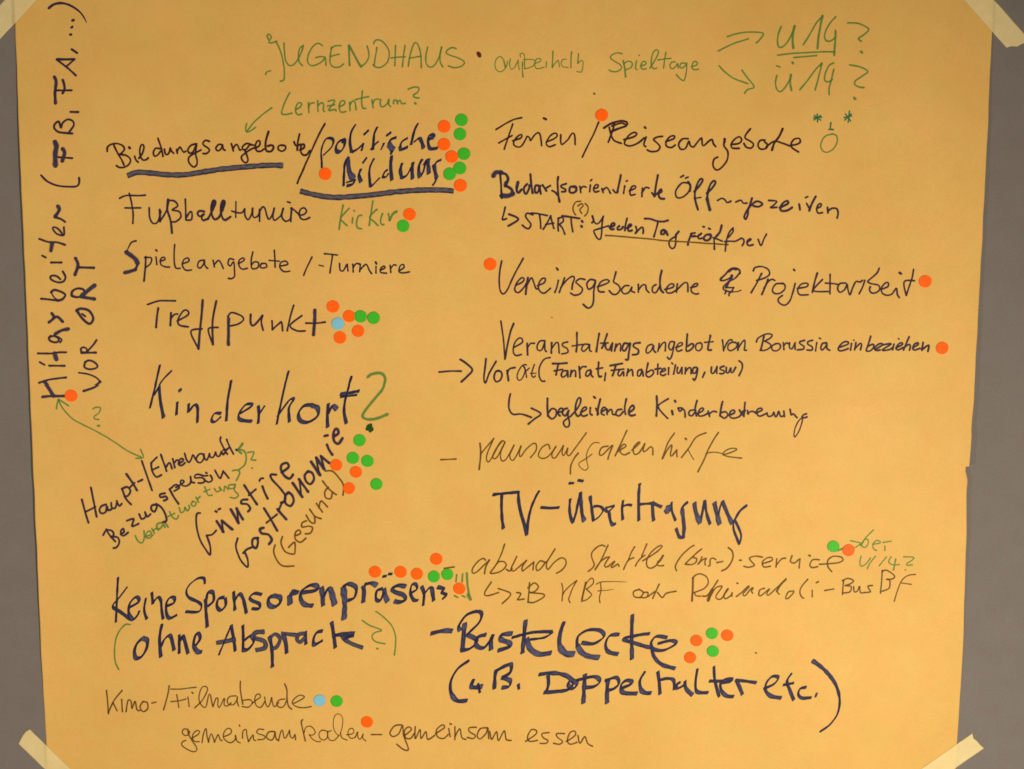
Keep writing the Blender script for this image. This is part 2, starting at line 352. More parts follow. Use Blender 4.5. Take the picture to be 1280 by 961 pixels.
W('plum',11,120,112,5,"70,388 72,362 95,345 130,340 165,352 178,375 160,400 145,408; 112,350 135,400 160,440 175,474; 150,408 190,415 215,440 205,470 175,488 145,488 128,478; 242,420 248,440 262,456; w15 208,364 211,368; 268,432 290,400 300,360 288,345 275,365 275,410 290,440 310,442 326,430; 398,372 372,370 358,395 365,418 385,412 404,388; 388,308 402,350 415,400 418,420; 428,375 434,405 448,408 460,390 464,366 470,385 484,400; 504,378 508,400; 506,390 524,362 536,378 548,394 560,388; 628,342 595,350 574,378 584,400 606,392 628,350 622,400 632,450 626,478 606,485 582,460 578,432 600,410 655,380; 708,326 685,320 668,335 675,352 700,368 708,385 690,402 670,402; 790,348 768,345 750,365 755,382 772,382 788,360 790,350 795,375 806,382; 846,342 858,385; 856,372 876,345 890,358 896,378 905,380; 966,345 940,340 915,360 920,378 940,375 960,350 985,350; 930,378 945,420 950,445 938,460 918,450 908,425 925,405 970,375 1005,362; 995,370 1022,352 1024,325 1008,325 996,355 1005,385 1030,388 1048,375; w13 1078,266 1062,320 1060,370 1070,388 1095,388 1110,365 1100,350 1075,355; 1160,350 1142,355 1138,375 1160,388 1182,375 1182,355 1160,350")
W('plum',12,350,130,5,"122,192 112,240 108,290; 88,240 100,262 130,255; 125,290 150,275 150,255 135,258 128,290 140,318 165,320 185,295")
W('broad',36,120,112,5,"200,540 260,520 350,525 450,535 550,535 650,520 800,498 950,485 1080,475 1165,477")
LINE('broad blue marker line reading politische', '''/|politische''')
W('plum',11,350,130,5,"280,126 240,200 195,300 150,400 108,498")
W('marker',24,395,150,8,"w18 62,270 52,340 60,480; w20 62,265 100,195 150,185 175,215 150,280 75,355; 290,195 230,220 200,270 205,320 240,325 280,270 290,200; w28 275,212 262,232; w24 212,312 232,325; 395,50 355,120 340,220 355,325; w24 360,325 420,290 475,240; w22 475,240 455,310; w28 480,150 525,108; w26 612,75 585,140 575,210 570,300; w20 545,300 600,240 625,220; w22 680,235 650,300; w26 705,162 750,128; w28 800,180 750,200 725,245; w36 730,250 760,290 775,300; w30 770,300 748,345; w22 915,185 860,220 840,270; w28 840,270 850,300 915,275; w28 1020,40 985,110 950,250; w20 980,225 1020,190 1040,185; w26 1040,190 1060,230 1075,285; w24 1120,200 1180,175 1160,150 1130,165 1120,220 1140,290 1215,285; w28 1150,170 1178,180")
LINE('broad blue marker line reading Bildung above a thick underline', '''Bildung|_''')
W('marker',30,420,190,9.143,"w26 140,60 102,130 92,250 88,390; w40 135,75 142,170 160,250 198,312; w30 215,318 190,372 125,392; w18 120,352 190,332; w32 285,200 262,270 285,345; w30 305,130 350,70; w26 435,80 395,160 380,250 386,340 395,398; w24 395,405 440,360 500,300; w24 530,290 560,230 590,210; w22 530,290 570,290 600,250; w34 635,50 625,150 630,240 638,325; w34 755,135 735,210 750,300; w26 750,305 810,270 860,180; w34 880,125 870,210 875,310; w34 985,90 950,160 945,240 960,290; w26 965,285 1000,220 1020,130; w40 1050,105 1055,180 1060,250; w28 1000,150 1035,98 1065,100; w28 1200,95 1150,120 1118,175; w34 1118,150 1135,240 1150,300; w28 1150,300 1130,350 1105,385")
W('broad',36,350,130,5,"130,548 220,570 320,585 430,583 560,572 700,555 850,542 1000,540 1080,547")
LINE('navy felt pen line reading Ferien / Reiseangebote', '''Ferien|/|Reise|angebote''')
W('plum',10,604,130,5,"80,162 140,125 190,100 240,88; 184,128 160,200 132,285; 98,246 140,222 180,200; 185,232 235,215 240,195 222,200 195,230 192,258 215,272 240,265 265,225 275,205 290,215 296,232 320,198 345,182 358,205 365,262; w14 380,92 392,98; 395,240 440,222 462,200 450,185 420,200 398,235 395,255 415,270 450,258; 485,195 485,240 495,255 530,225 545,200 560,185 572,200 575,255")
W('plum',10,604,130,5,"722,116 690,190 655,260 620,334")
W('plum',11,604,130,5,"w13 755,152 800,125 860,108 898,118 890,140 840,158 805,172; 820,125 805,180 782,240; 805,140 860,122 885,128; 788,150 800,200 820,232 862,248; 880,225 940,208 960,190 945,180 915,195 888,230 885,255 920,265 970,245 1005,215; 1018,210 1005,255 1015,268; w13 1010,148 1014,152; 1120,205 1085,210 1065,225 1085,245 1105,270 1090,295 1050,300 1026,290; 1142,238 1190,220 1195,202 1170,205 1145,235 1145,265 1175,275 1200,260")
W('plum',11,820,130,5,"200,220 165,222 142,255 155,285 185,278 205,235 215,262 235,270 260,240 285,215 290,255 300,262 330,235 350,225 358,250 372,268; w14 428,222 428,240; 432,222 425,262 448,300 445,350 415,395 380,415 357,390 362,350 385,335; 470,255 515,250 535,228 520,208 490,225 470,255 478,278 520,280; 590,158 565,190 558,215 590,235 610,255 595,278 565,272 550,250; 680,228 650,232 638,262 655,285 690,278 695,255 680,240; w13 792,158 770,205 740,245 725,290; 690,270 740,235 790,248 835,264; 845,260 880,255 902,240 895,218 865,222 845,250 850,275 890,302")
LINE('navy felt pen line reading Bedarfsorientierte Öffnungszeiten', '''Bedarfsorientierte|Öffnungszeiten''')
W('ink',11,600,210,5,"w68.25 @ 615 212 12.8 25,100 60,52 140,52; w42.25 140,60 220,80 255,150 240,210; w55.25 225,220 215,260; w45.5 220,262 310,320 330,380; w74.75 325,400 250,428 165,425; w32.5 130,80 145,230 150,380 155,460; w49.4 415,215 400,280; w39 395,300 400,360 430,375 470,330; w35.1 560,240 510,300 520,380 550,395 590,320 600,260; w35.1 615,85 625,220 650,380; w35.1 770,270 700,260 685,330 700,380 740,360 760,290; w33.8 760,290 780,390; w33.8 810,255 870,345; w32.5 870,300 930,265; w33.8 1060,125 1050,220 1055,350 1080,520; w31.2 965,345 1010,370 1045,410; w31.2 1185,235 1110,260 1110,290 1170,320 1175,355 1120,360; w14.3 @ 600 210 5 590,120 565,122 560,150 580,158 600,145 600,122 590,118; 625,118 630,155; 628,135 645,118 662,122; 690,110 686,150; 692,82 698,76; 712,130 735,125 738,108 722,108 710,130 718,152 742,148; 762,132 770,155; 768,142 790,125 805,140 815,160; w13 880,48 870,100 858,155; 832,140 848,158 862,150; 905,115 898,160; 915,85 920,82; 935,145 970,130 970,115 952,118 938,145 942,172 968,168; 1015,130 1012,180; 1012,158 1035,125 1055,128; w13 1112,48 1100,110 1090,180; 1075,158 1090,178 1110,160; w14 1112,160 1135,150 1130,135 1115,160 1125,190 1150,195")
W('ink',11,820,210,5,"195,95 160,98 125,145 130,185 165,185 205,150 215,110 195,95; 155,60 172,50; 185,66 200,60; w13 202,90 215,115 212,145; w13 240,150 275,110 292,78 280,70 262,95 245,150 245,200 262,262; w9 240,192 280,186; w13 318,160 350,130 372,95 362,82 340,105 325,150 320,200; w19 320,195 328,230 336,262; 386,205 410,192 430,200 445,218 468,210; 500,215 530,205 545,222 568,222; w13 600,192 585,240 560,285 552,310 562,322 575,290 580,255 620,215 650,215 665,230 640,245 610,240; 705,205 745,208 755,215 730,240 715,250 755,248; w14 775,250 825,225 820,208 795,220 778,250 785,270 820,268 850,250; w13 895,230 900,262; 935,188 948,182; w14 998,182 975,225 958,268; 942,225 955,250; 1005,255 1032,240 1030,225 1012,235 1005,262 1015,285 1040,282; w12 1072,250 1075,282; w12 1075,272 1100,255 1130,258 1138,285 1132,314")
LINE('navy felt pen line reading START: Jeden Tag geöffnet, partly underlined', '''START:|(?)|Jeden Tag|geöffnet|_''')
W('ink',11,600,210,5,"158,248 148,290 140,325 165,320; w13 182,292 240,322 178,364; 330,295 295,285 285,305 300,330 318,355 305,382 282,375 265,360; 320,285 360,288 420,300; 372,298 378,340 380,378; 395,385 420,345 442,302; 442,302 452,345 462,380; 412,355 460,348; 490,318 488,360 490,395; 488,318 515,312 520,335 495,355; 495,355 515,380 530,415; w13 515,302 560,308 620,318; 570,315 572,350 580,400; w15 638,335 640,338; w15 634,366 636,369")
W('olive',9,600,210,5,"628,210 600,215 582,245 585,275 598,295; 658,225 675,245 672,280 655,302; 612,240 635,225 645,240 625,262 635,285")
W('ink',12,600,210,5,"w30.68 @ 735 262 12.8 70,110 90,180 65,215; w27.14 70,115 100,200 145,235 200,190 245,115; w27.14 240,130 225,250 215,400 195,480 150,465 105,390 100,340 200,305 325,268; w35.4 350,290 420,260 420,225 385,230 360,280 365,320 410,320; w33.04 500,270 470,300 480,330 530,320 560,285; w29.5 625,150 600,250 590,340; w35.4 630,300 690,265 685,240 650,260 640,320 660,350 700,340; w30.68 765,280 780,340 760,385; w29.5 775,370 830,310 870,290 885,340 880,385; w31.86 910,152 1000,155 1100,190 1200,200 1280,180; w29.5 1120,200 1090,320 1055,440; w14.16 @ 600 210 5 1150,390 1135,395 1132,415 1150,415 1160,395 1172,420")
W('ink',21,835,275,9.846,"w28.32 130,150 100,185; 95,190 95,280 80,340 45,355 15,310 20,260 60,225 100,210; w23.6 330,165 285,175 290,205 330,200; w25.96 290,180 255,260 245,310; 310,210 370,205 410,175; w22.42 410,170 370,200 380,235 420,230; w28.32 520,185 470,190 440,230 460,255 500,250 530,210 520,185; w25.96 436,88 442,90; w25.96 505,110 515,115; w28.32 660,75 640,150 600,200; 600,200 570,240 570,300 572,365; 560,225 610,240 665,265; 800,105 760,150 730,220 715,300 705,385; w20.06 800,105 800,150 740,220; 700,270 760,265 830,265 900,230; 900,230 930,240 935,280 915,320; w23.6 975,275 1025,245 1015,235 985,255 975,300 1000,320 1045,310; w20.06 1110,245 1145,320 1180,240 1212,180")
W('olive',9,600,210,5,"785,424 900,432 1050,445 1150,457 1280,464 1400,472 1550,482")
LINE('navy felt pen line reading Vereinsgebundene & Projektarbeit', '''Vereinsgebundene|&|Projektar|beit''')
W('ink',10.5,600,310,5,"136,84 125,140 120,200 125,265 145,290 170,265 200,200 235,130 270,68; 225,235 265,215 275,195 258,190 230,220 218,265 240,282 270,255 290,225; w13 300,190 292,230 286,290; 290,240 320,190 335,215 350,255 360,258; 360,238 400,220 408,195 388,195 368,225 370,265 400,285 440,255; 490,205 480,250 468,280; w13 480,130 486,138; 528,190 510,240 496,280; 505,250 540,205 575,180 590,190 578,230 575,260; 655,200 625,195 600,215 620,235 640,260 625,290 590,298 568,285; w11 720,205 690,200 668,225 678,260 705,245 722,210 712,270 710,330 700,365 675,378 645,355; 735,245 790,225 808,210 790,200 755,215 738,250 745,275 775,278; 850,152 840,190 835,215 865,235 875,262 855,290 830,292 808,270; 930,238 905,240 885,265 900,288 930,280 950,245 945,270 965,280; 990,230 990,278; 992,262 1015,235 1035,235 1040,262 1055,280; 1100,232 1080,245 1078,275 1100,280 1125,240; w13 1136,145 1125,200 1130,260 1145,280; 1155,262 1205,248 1210,230 1190,228 1165,255 1170,282 1200,282 1232,262; 1234,228 1228,278; 1234,262 1260,235 1280,220 1298,225 1300,275; 1318,250 1355,240 1360,225 1340,228 1322,250 1322,275 1345,290 1365,288")
W('ink',42,895,330,21.35,"w49.4 120,440 135,400 250,290 340,190 440,130 550,130 630,180 640,260; w72.8 350,200 440,140 530,150; 620,260 560,340 480,410 370,470 250,560 190,640 220,700 330,745 440,755; w31.2 440,755 560,750 665,712; w44.2 125,450 200,455 310,420 400,370; w75.4 420,330 392,425; w59.8 340,485 300,580 262,635; 290,640 380,640 470,640; 470,640 420,740 350,800 350,855; 280,720 240,800")
W('ink',10.5,840,310,5,"508,145 520,125 560,118 600,135 610,165 590,185 550,200 530,205; w11 560,162 530,220 495,282; w12 600,200 582,245 562,292; 575,255 600,215 625,198 642,205; 690,225 650,228 628,262 640,285 675,285 705,260 705,235 690,222; 770,225 755,280 735,335 705,360 670,345 665,320 690,300; w13 762,138 765,142; 785,255 840,245 850,228 830,222 800,235 785,268 800,295 850,295; w12 908,160 890,220 878,278; 940,200 885,262 910,275 975,275; 988,168 988,230 988,288; 960,222 1010,225 1035,230; 1085,222 1050,225 1035,255 1050,280 1080,262 1095,228 1100,262 1112,295 1130,250 1150,212 1175,215 1190,205; 1205,205 1190,250 1170,288")
W('ink',10.5,1000,310,5,"495,130 480,160 430,205 425,215 445,225 490,235 498,260 480,280 450,285 435,265 440,245; 500,262 548,245 552,222 535,220 510,250 515,285 545,298 575,290 595,262 605,255 608,290 620,312; w15 624,158 630,162; 710,138 700,190 680,250 665,298; 665,298 650,240 655,210 690,205 715,208")
LINE('navy felt pen line reading Veranstaltungsangebot von Borussia einbeziehen', '''Veranstaltungs|angebot|von|Borussia|einbeziehen''')
W('ink',10,600,390,5,"130,60 145,160 152,240 156,295; w12 156,295 170,220 190,130 210,75; 210,225 262,195 262,170 240,168 215,200 208,250 225,275 258,268; w12 295,200 298,270; 298,225 315,200 340,198; 405,182 375,185 358,215 362,240 385,240 402,200 405,185 405,235 415,250; w12 448,195 446,258; 448,230 475,195 490,200 495,258; 548,190 518,198 518,215 545,232 548,255 512,265; w12 606,132 606,200 602,250; 578,215 640,205; 680,205 650,205 635,235 650,248 675,225 685,205 685,240 695,248; w12 745,138 735,200 728,250; w12 795,140 775,200 762,228; 755,198 800,196; w12 785,200 785,225 805,240 825,205; w12 828,198 822,245; w12 850,205 842,245; 848,225 870,200 880,212 878,245; w12 925,200 900,200 890,235 905,245 925,215 940,198 930,260 925,300 912,300; w12 1000,195 965,200 960,220 990,240 985,265 955,270")
W('ink',10,800,390,5,"75,205 50,215 38,245 48,260 72,240 85,210 85,240 98,255; 120,200 112,248; 115,235 140,200 158,195 158,245; 215,190 190,190 180,222 195,240 215,205 215,190 208,240 195,285 182,298 172,285; 225,225 262,210 262,195 242,200 228,225 235,248 262,240; w12 296,142 292,200 290,245 315,240 335,215 325,200 300,215; 375,195 352,205 350,235 370,245 388,225 385,200 375,195; w12 440,150 430,200 425,238 445,240; 405,192 455,188")
W('ink',10,800,390,5,"515,178 520,215 522,245; 522,240 545,195 560,178 575,178; 580,190 555,205 550,235 570,245 600,225 605,200 580,190; w12 615,195 612,240; 612,230 640,190 655,180 655,215 652,240 665,242")
W('ink',10,800,390,5,"728,190 740,165 790,140 825,145 815,165 780,185; w12 775,155 765,200 755,240; 780,185 815,205 812,225 780,242 752,242; 850,200 825,215 828,240 855,245 878,225 872,202 850,200; 895,195 900,238; w11 898,215 915,195 925,200; 935,195 935,225 950,232 968,200; 970,195 970,235; w11 1028,180 1000,188 1000,200 1025,218 1020,235 985,240; w11 1078,180 1050,188 1050,205 1075,220 1075,240 1045,240; 1105,195 1098,245; 1122,166 1128,170; w11 1165,195 1140,200 1130,228 1140,240 1162,215 1168,200 1168,230 1185,242")
W('ink',11,1000,390,5,"245,225 298,205 300,190 275,190 248,215 240,238 260,245 300,232; 322,200 316,240; w8 335,178 338,180; 350,195 342,238; 345,230 375,200 385,205 378,238; 442,155 425,210 415,245 440,245 462,220 455,205 430,215; 470,235 515,210 512,200 490,205 465,228 475,242 500,240; 515,208 570,202 515,240 560,238 580,225; 588,205 580,238; w8 615,168 620,172; 605,225 640,205 635,195 615,205 600,230 615,240 645,225; 682,158 665,200 648,240; 650,225 680,205 690,215 685,240; 708,225 740,205 735,195 715,205 705,232 720,240 750,230; w12 770,195 762,240; w12 765,235 805,210 800,248")
LINE('navy felt pen line reading Vorort (Fanrat, Fanabteilung, usw)', '''>|Vorort (|Fanrat,|Fanabteilung,|usw)''')
W('ink',11,540,430,5,"45,178 120,172 182,172; w13 178,100 215,125 252,165 220,205 184,238")
W('ink',11.5,600,390,5,"38,295 30,360 24,420 35,445 60,380 100,312; 120,370 100,375 88,410 100,438 125,430 138,400 130,375 110,372; w13 170,370 178,430; 170,385 185,358 218,350; w44 @ 640 445 27.45 490,325 440,310 350,350 250,480 190,620 175,740 210,830 260,850 340,800 420,640 450,500 430,400 390,360; w44 400,370 450,480 480,600 500,750; w44 490,520 590,430; w46 770,310 700,500 680,640 700,720 740,745 800,700; w40 640,610 820,605; @ 600 390 5 w10 438,288 400,300 372,350 370,400 385,432 405,435")
W('ink',11,600,390,5,"w13 455,325 500,325 542,322; w12 490,330 482,365 475,395; 465,370 515,362; 545,370 520,372 508,395 518,410 540,395 548,370 550,408; 570,368 565,405; 568,390 585,368 598,375 598,405; w12 620,345 625,412; 622,365 640,345 662,345; 690,365 668,372 662,400 680,400 695,370 695,395 705,408; w12 742,318 738,380 745,408 758,405; 728,358 765,352; 785,385 780,430")
W('ink',11,600,390,5,"w13 815,338 850,332 888,325; w12 848,338 838,375 828,400; 822,368 868,362; 898,360 875,365 862,390 875,402 895,375 898,400; 925,360 918,400; 920,385 945,362 952,370 955,400; 1010,362 988,370 985,400 1000,400 1015,370 1020,402; 1050,322 1040,370 1040,400 1060,408 1085,385 1075,365 1045,380; 1112,330 1110,390; 1095,360 1130,355; 1130,378 1158,368 1155,355 1138,365 1128,390 1145,400 1160,392; 1180,352 1178,392; 1200,322 1204,326; 1222,335 1210,390; 1235,350 1232,380 1245,385 1260,355; 1262,350 1262,388; 1285,352 1282,388; 1285,375 1305,352 1318,355 1320,388; 1355,350 1335,352 1330,380 1345,385 1360,355 1355,400 1340,430 1332,420; 1405,380 1392,410")
W('ink',11,800,390,5,"448,348 445,380 460,385 480,350; 482,345 480,385; 525,342 502,350 505,362 528,372 520,388 500,388; 540,350 540,380 555,380 568,352 568,378 580,380 598,348; 620,308 638,325 638,360 620,400")
LINE('navy felt pen line reading begleitende Kinderbetreuung', '''>|begleitende|Kinderbetreuung''')
W('ink',11.5,540,430,5,"490,310 482,350 482,400 505,435 560,435 620,455; 622,398 680,432 640,465 602,496")
W('ink',11.5,540,430,5,"w13 722,338 722,400 725,445; 725,445 750,465 775,445 775,410 750,400 728,425; 785,425 815,415 812,398 795,405 788,430 800,445; 845,398 825,405 815,430 835,445 855,410 850,440 860,490 850,515 830,510 822,485 840,465 870,445 900,410 925,370 930,338 915,335 900,370 895,420 910,448 925,440; 930,425 965,405 960,390 942,400 930,430 945,448 970,440; 990,395 988,430 1000,440; w15 1014,328 1018,332; w13 1052,342 1040,390 1035,438; 1025,400 1040,430; 1060,420 1085,405 1080,392 1065,400 1058,430 1075,440; 1095,405 1095,435; 1095,425 1115,405 1125,410 1130,435 1150,438; 1185,405 1160,410 1150,435 1170,445 1195,420; 1215,340 1205,390 1210,435; w13 1240,420 1262,400 1255,380 1235,400 1230,430 1245,445 1268,440")
W('ink',14,815,490,6.4,"w17 38,30 40,100 35,185; 130,50 80,80 50,110 80,160 125,205; w19 160,148 165,172; w18 184,66 187,72; 210,125 240,125 262,150 265,195; 210,125 222,150 240,135; 345,140 305,145 295,175 320,185 350,150; w15 360,65 345,130 355,185; 355,170 400,150 412,130 395,125 375,150 375,185 410,185 450,165; 450,150 460,190; 460,170 490,150 515,155; w16 565,75 550,140 545,185; 545,185 580,205 605,180 590,155 555,160; 620,180 660,160 655,140 630,150 620,185 650,205 700,190 725,150; 700,140 725,180 745,140; 745,80 740,130 735,190; 765,145 770,170; 765,165 800,150 830,160; 830,165 880,140 870,125 840,140 845,180 870,188 920,165; 920,165 930,190 960,185 975,160; 975,160 990,195 1005,175 1015,150 1030,190 1055,185; 1055,150 1060,190; 1105,135 1115,180 1130,170 1160,200; 1235,170 1210,180 1200,200 1225,200 1240,195; w10 1205,195 1165,240 1140,310 1142,355 1175,310 1200,240 1205,200")
LINE('brown-olive pen line reading Hausaufgabenhilfe', '''-|Hausaufgabenhilfe''')
W('olive',9,540,520,5,"55,270 100,268 150,265")
W('olive',9,540,520,5,"w19 @ 590 540 9.143 92,125 100,250 82,420; w15 100,245 170,160 248,68; w15 248,68 190,200 165,290 185,335 225,290 300,150 345,95 375,105; w15 345,95 280,180 235,270 260,300 300,260 375,115; w15 375,115 330,220 330,300 355,325 400,290 480,145; w15 480,145 435,250 440,300 470,318 510,260 560,155; w15 560,155 540,230 555,275 620,190 700,125 735,140 730,210 670,285; w15 890,185 870,135 800,170 760,250 775,285 820,295 880,265 960,160; w15 960,160 915,240 920,285 950,290 990,240 1045,150; w15 1045,150 1030,230 1050,260 1095,180; w15 1095,180 1085,240 1110,265 1150,220 1200,150 1307,4; w17 1215,235 1170,290 1130,380 1125,470; w6 @ 540 520 5 1045,165 1010,165 980,200 965,245 970,290 975,320 955,335 925,315 920,290 960,265 1000,235; 1100,185 1060,195 1045,235 1065,240 1105,200 1130,180 1110,230 1100,265; 1218,88 1185,160 1145,245; 1160,220 1195,175 1212,185 1175,215 1200,240 1235,225; 1250,210 1300,165 1290,160 1260,195 1265,235 1295,225 1330,170; 1330,170 1320,215 1335,215 1365,190 1380,200 1380,238; 1515,105 1475,165 1440,262; 1440,262 1480,195 1500,180 1490,240 1500,245 1530,210; 1530,210 1532,250; w12 1585,138 1588,142; 1560,255 1610,190 1650,130 1712,102; w6 1600,205 1615,235 1635,268; 1790,100 1740,180 1700,270 1662,345; w7 1715,230 1760,222 1820,232; w8 1820,240 1880,220 1905,205 1880,198 1840,210 1820,235 1850,250 1935,260")
LINE('blue marker line reading TV-Übertragung', '''TV-|Über|tragung''')
W('marker',16,590,580,5,"w14 130,188 200,180 290,172; 186,180 185,260 188,340 196,400; 290,172 292,230 305,300 325,370 342,440; w18 342,440 350,360 370,270 400,200 420,165; w13 430,268 490,272 545,268")
W('marker',16,590,580,5,"w12 606,116 636,116; w12 662,98 695,104; w15 614,215 610,280 620,340 632,362; 632,362 650,300 665,230 678,175; w18 678,175 682,250 690,320 702,352; w15 738,198 748,270 758,352; w12 760,262 800,262 820,285 795,325 758,352; w12 835,270 890,258; w12 830,275 850,295 890,262; w15 855,290 865,350 880,375 898,368; w15 945,225 938,280 942,345; w12 942,262 970,252 998,255; w17 1048,120 1042,200 1042,350; w13 1045,250 1085,245 1120,242; w18 1128,235 1130,300 1136,350; w13 1128,240 1160,255 1185,265")
W('marker',18,740,580,5,"w27 465,272 485,268 480,290 468,275; w12 498,235 500,290 522,350; w20 598,235 565,270 570,330 575,400 570,460; w14 570,455 545,450 525,400; w20 640,240 650,300 675,365; 675,365 690,300 705,225; w14 705,225 715,300 738,372; w20 765,238 778,300 798,372; w13 790,330 800,270 815,230; w16 815,230 840,290 875,370; w20 968,255 925,290 895,340 888,355; w11 885,350 885,400 905,460 922,498; w11 922,498 932,440 905,370 890,350")
LINE('navy felt pen line reading Treffpunkt', '''Treffpunkt''')
W('ink',8.5,170,350,3.765,"55,117 110,100 185,100; w10 104,135 98,180 95,224; w10 165,158 162,215; 163,185 180,165 195,162; 195,195 245,165 240,145 220,150 198,190 205,215 245,222; w11 314,98 308,170 300,250 294,325; 294,325 258,245 310,232; w10 378,102 362,180 360,240 362,305; 362,305 340,234 385,225; w14 436,185 435,240 435,305; 432,175 450,155 495,170 505,190 480,210 440,218; w10 540,165 540,205 555,215 595,170; 595,170 590,200 598,238; 640,195 642,235; 642,235 675,205 685,200 690,240; 742,122 725,180 712,240; 780,170 725,215 755,240 795,242; w15 842,145 840,200 835,258; 800,205 850,205 890,200")
LINE('large navy marker line reading Kinderhort with a green question mark', '''Kinderhort|?|.''')
W('marker',12,170,350,3.765,"w11 112,402 95,480 65,600; w11 168,428 120,480 85,540; 108,500 115,570 130,645; 195,572 190,632; 205,512 209,520; 248,580 245,620; 250,615 275,585 290,600 288,668; w10 400,625 370,625 355,655 370,665 400,640; 448,475 432,560 425,660; w11 490,625 540,595 545,582 515,585 485,625 490,655 545,662; 575,590 578,620 575,672; 578,630 605,590; w11 718,430 690,540 662,676; 665,640 720,565 742,560 720,600 722,665; w13 830,585 790,590 765,625 775,660 815,665 855,635 855,600 830,590; w10 800,672 845,650; w14 905,580 900,640 902,690; w14 905,625 925,590 945,605; 1014,455 985,560 980,620 990,672; w13 962,535 1000,530 1050,520; w8 962,548 1040,538")
W('green',12,170,350,3.765,"1092,458 1110,445 1150,440 1172,465 1160,510 1120,560 1068,630 1085,652 1130,650 1182,630")
W('darkgreen',27,170,350,3.765,"1098,688 1106,698; w18 1088,698 1104,680; w16 1090,690 1102,708")
LINE('dark felt pen lines up the left edge reading Mitarbeiter (FB, FA, ...) VOR ORT', '''(FB, FA, ...)|FB (|beiter|Mitar|VOR|ORT''')
W('ink',20,40,0,7.39,"t 155,78 200,45 265,32 340,48 420,95 470,150 500,205; w24 376,192 381,190; w22 366,256 370,253; w22 355,323 359,323; 368,460 415,492; w23 232,552 300,552 388,552; w16 388,556 320,615; w18 232,558 320,625 405,700; w27 208,716 222,760 212,860 216,955; w18 225,840 365,838; w23 285,745 298,790 300,830 284,862; w20 358,1037 425,1039")
W('ink',19,40,120,7.39,"w20 265,290 245,240 210,265 205,300 240,335 300,345 370,350; w18 270,295 285,250 330,220 375,235 385,275 340,340; w44 215,435 225,470 215,540 215,640; w18 245,568 370,578; w34 285,495 300,530 280,600; w18 85,738 140,790 230,830 340,842 410,838 435,810 435,760")
W('ink',19,40,240,7.39,"w32 240,138 250,170 215,230; w20 215,235 270,255 303,278; w17 295,330 298,390 285,405 230,390 195,350 195,330 225,335 260,365 285,400; w18 68,438 150,465 230,468 305,492; w34 185,480 175,540; w18 95,592 125,608; w20 178,655 270,655; 285,740 308,790 290,830 240,838 180,815 170,785 200,775 235,785 260,808")
W('ink',15,40,340,5.65,"65,192 130,198 190,205; w16 135,145 160,130 210,145 235,165 215,195 180,205; w10 135,145 155,180 180,200; w18 140,295 155,325 120,358; w20 150,330 180,320 215,352; 130,460 150,455 180,465 190,490 165,500 130,490 118,470 130,455; w22 165,440 210,415 255,405; w12 180,460 210,480 200,500; w14 42,578 130,578 190,570 240,570; w30 160,582 170,615; w13 55,640 88,658; w14 122,664 230,666; w14 50,785 130,762 240,748; w25 90,780 120,820 150,870; w18 75,878 140,872 230,872")
W('ink',14,40,340,5.65,"w12 332,714 400,725 455,750 482,778; w16 482,778 440,810 365,836; 375,640 370,675 410,690 455,680 460,660 430,635 400,628 375,640; 350,570 345,545 365,535 385,545 385,570 350,575; w16 350,572 450,572; 390,565 430,520 455,485")
W('ink',16,40,340,5.65,"w18 315,275 345,262 400,275 430,320 425,355 400,368 355,330 320,280; w14 355,300 375,315; 280,170 285,140 320,120 360,125 370,150 330,180 290,175; w22 350,178 390,185 440,194; w28 355,168 400,130 440,100; w22 308,-92 325,-46 304,20; w17 325,-30 436,-27")
LINE('curved green double arrow with a small question mark beneath the vertical writing', '''>|?''')
W('green',13,40,480,8,"265,155 300,225 360,300 440,365 560,425 700,500 840,585 960,665 1090,725; w16 245,240 252,190 265,150; w16 265,150 310,175 362,210; w14 1085,650 1112,728 1040,738")
W('green',13,40,480,8,"610,242 640,226 685,235 665,285 620,320 630,345 668,350; w22 662,412 668,413")
LINE('slanting navy felt pen line reading Haupt-/Ehrenamtl. Bezugsperson', '''Haupt-|/|Ehrenamtl.|Bezugsperson''')
W('ink',12,80,530,5,"w13 112,470 130,540 152,612; w13 168,395 185,480 204,575; 135,545 195,515; w13 262,500 235,510 222,535 235,555 260,545 268,510 275,535 295,530; 295,490 300,520 320,520 330,490; 330,478 345,508 360,495; w13 365,405 385,460 418,498; w13 362,400 395,390 415,415 400,445 380,450; w14 390,310 425,360 455,410; 415,390 440,365; w14 465,356 488,345")
W('ink',12,80,530,5,"486,228 515,310 550,410")
W('ink',12,80,530,5,"545,240 548,275 560,310 580,328 608,315; 580,205 545,240; 550,285 590,265; 605,188 625,245 640,290; 635,270 655,240 665,245 675,275; 680,215 692,268; 688,240 705,222 715,225; 715,245 745,225 738,212 722,222 718,248 735,255 755,240; w30.24 @ 220 540 13.73 150,360 180,460 220,510 260,460 290,385 330,450 380,510 430,510 480,440 460,370 400,370 350,440 365,500; w30.24 480,370 490,440 530,470 575,365; w30.24 575,365 590,420 640,420 680,340; w30.24 680,340 700,395 740,405 780,330; w33.6 780,330 810,380 850,330; w30.24 768,80 760,140 800,230 830,290 880,370; w33.6 815,300 870,290; w30.24 850,310 920,250; w30.24 870,120 920,240 985,365; w35.84 1035,295 1038,300")
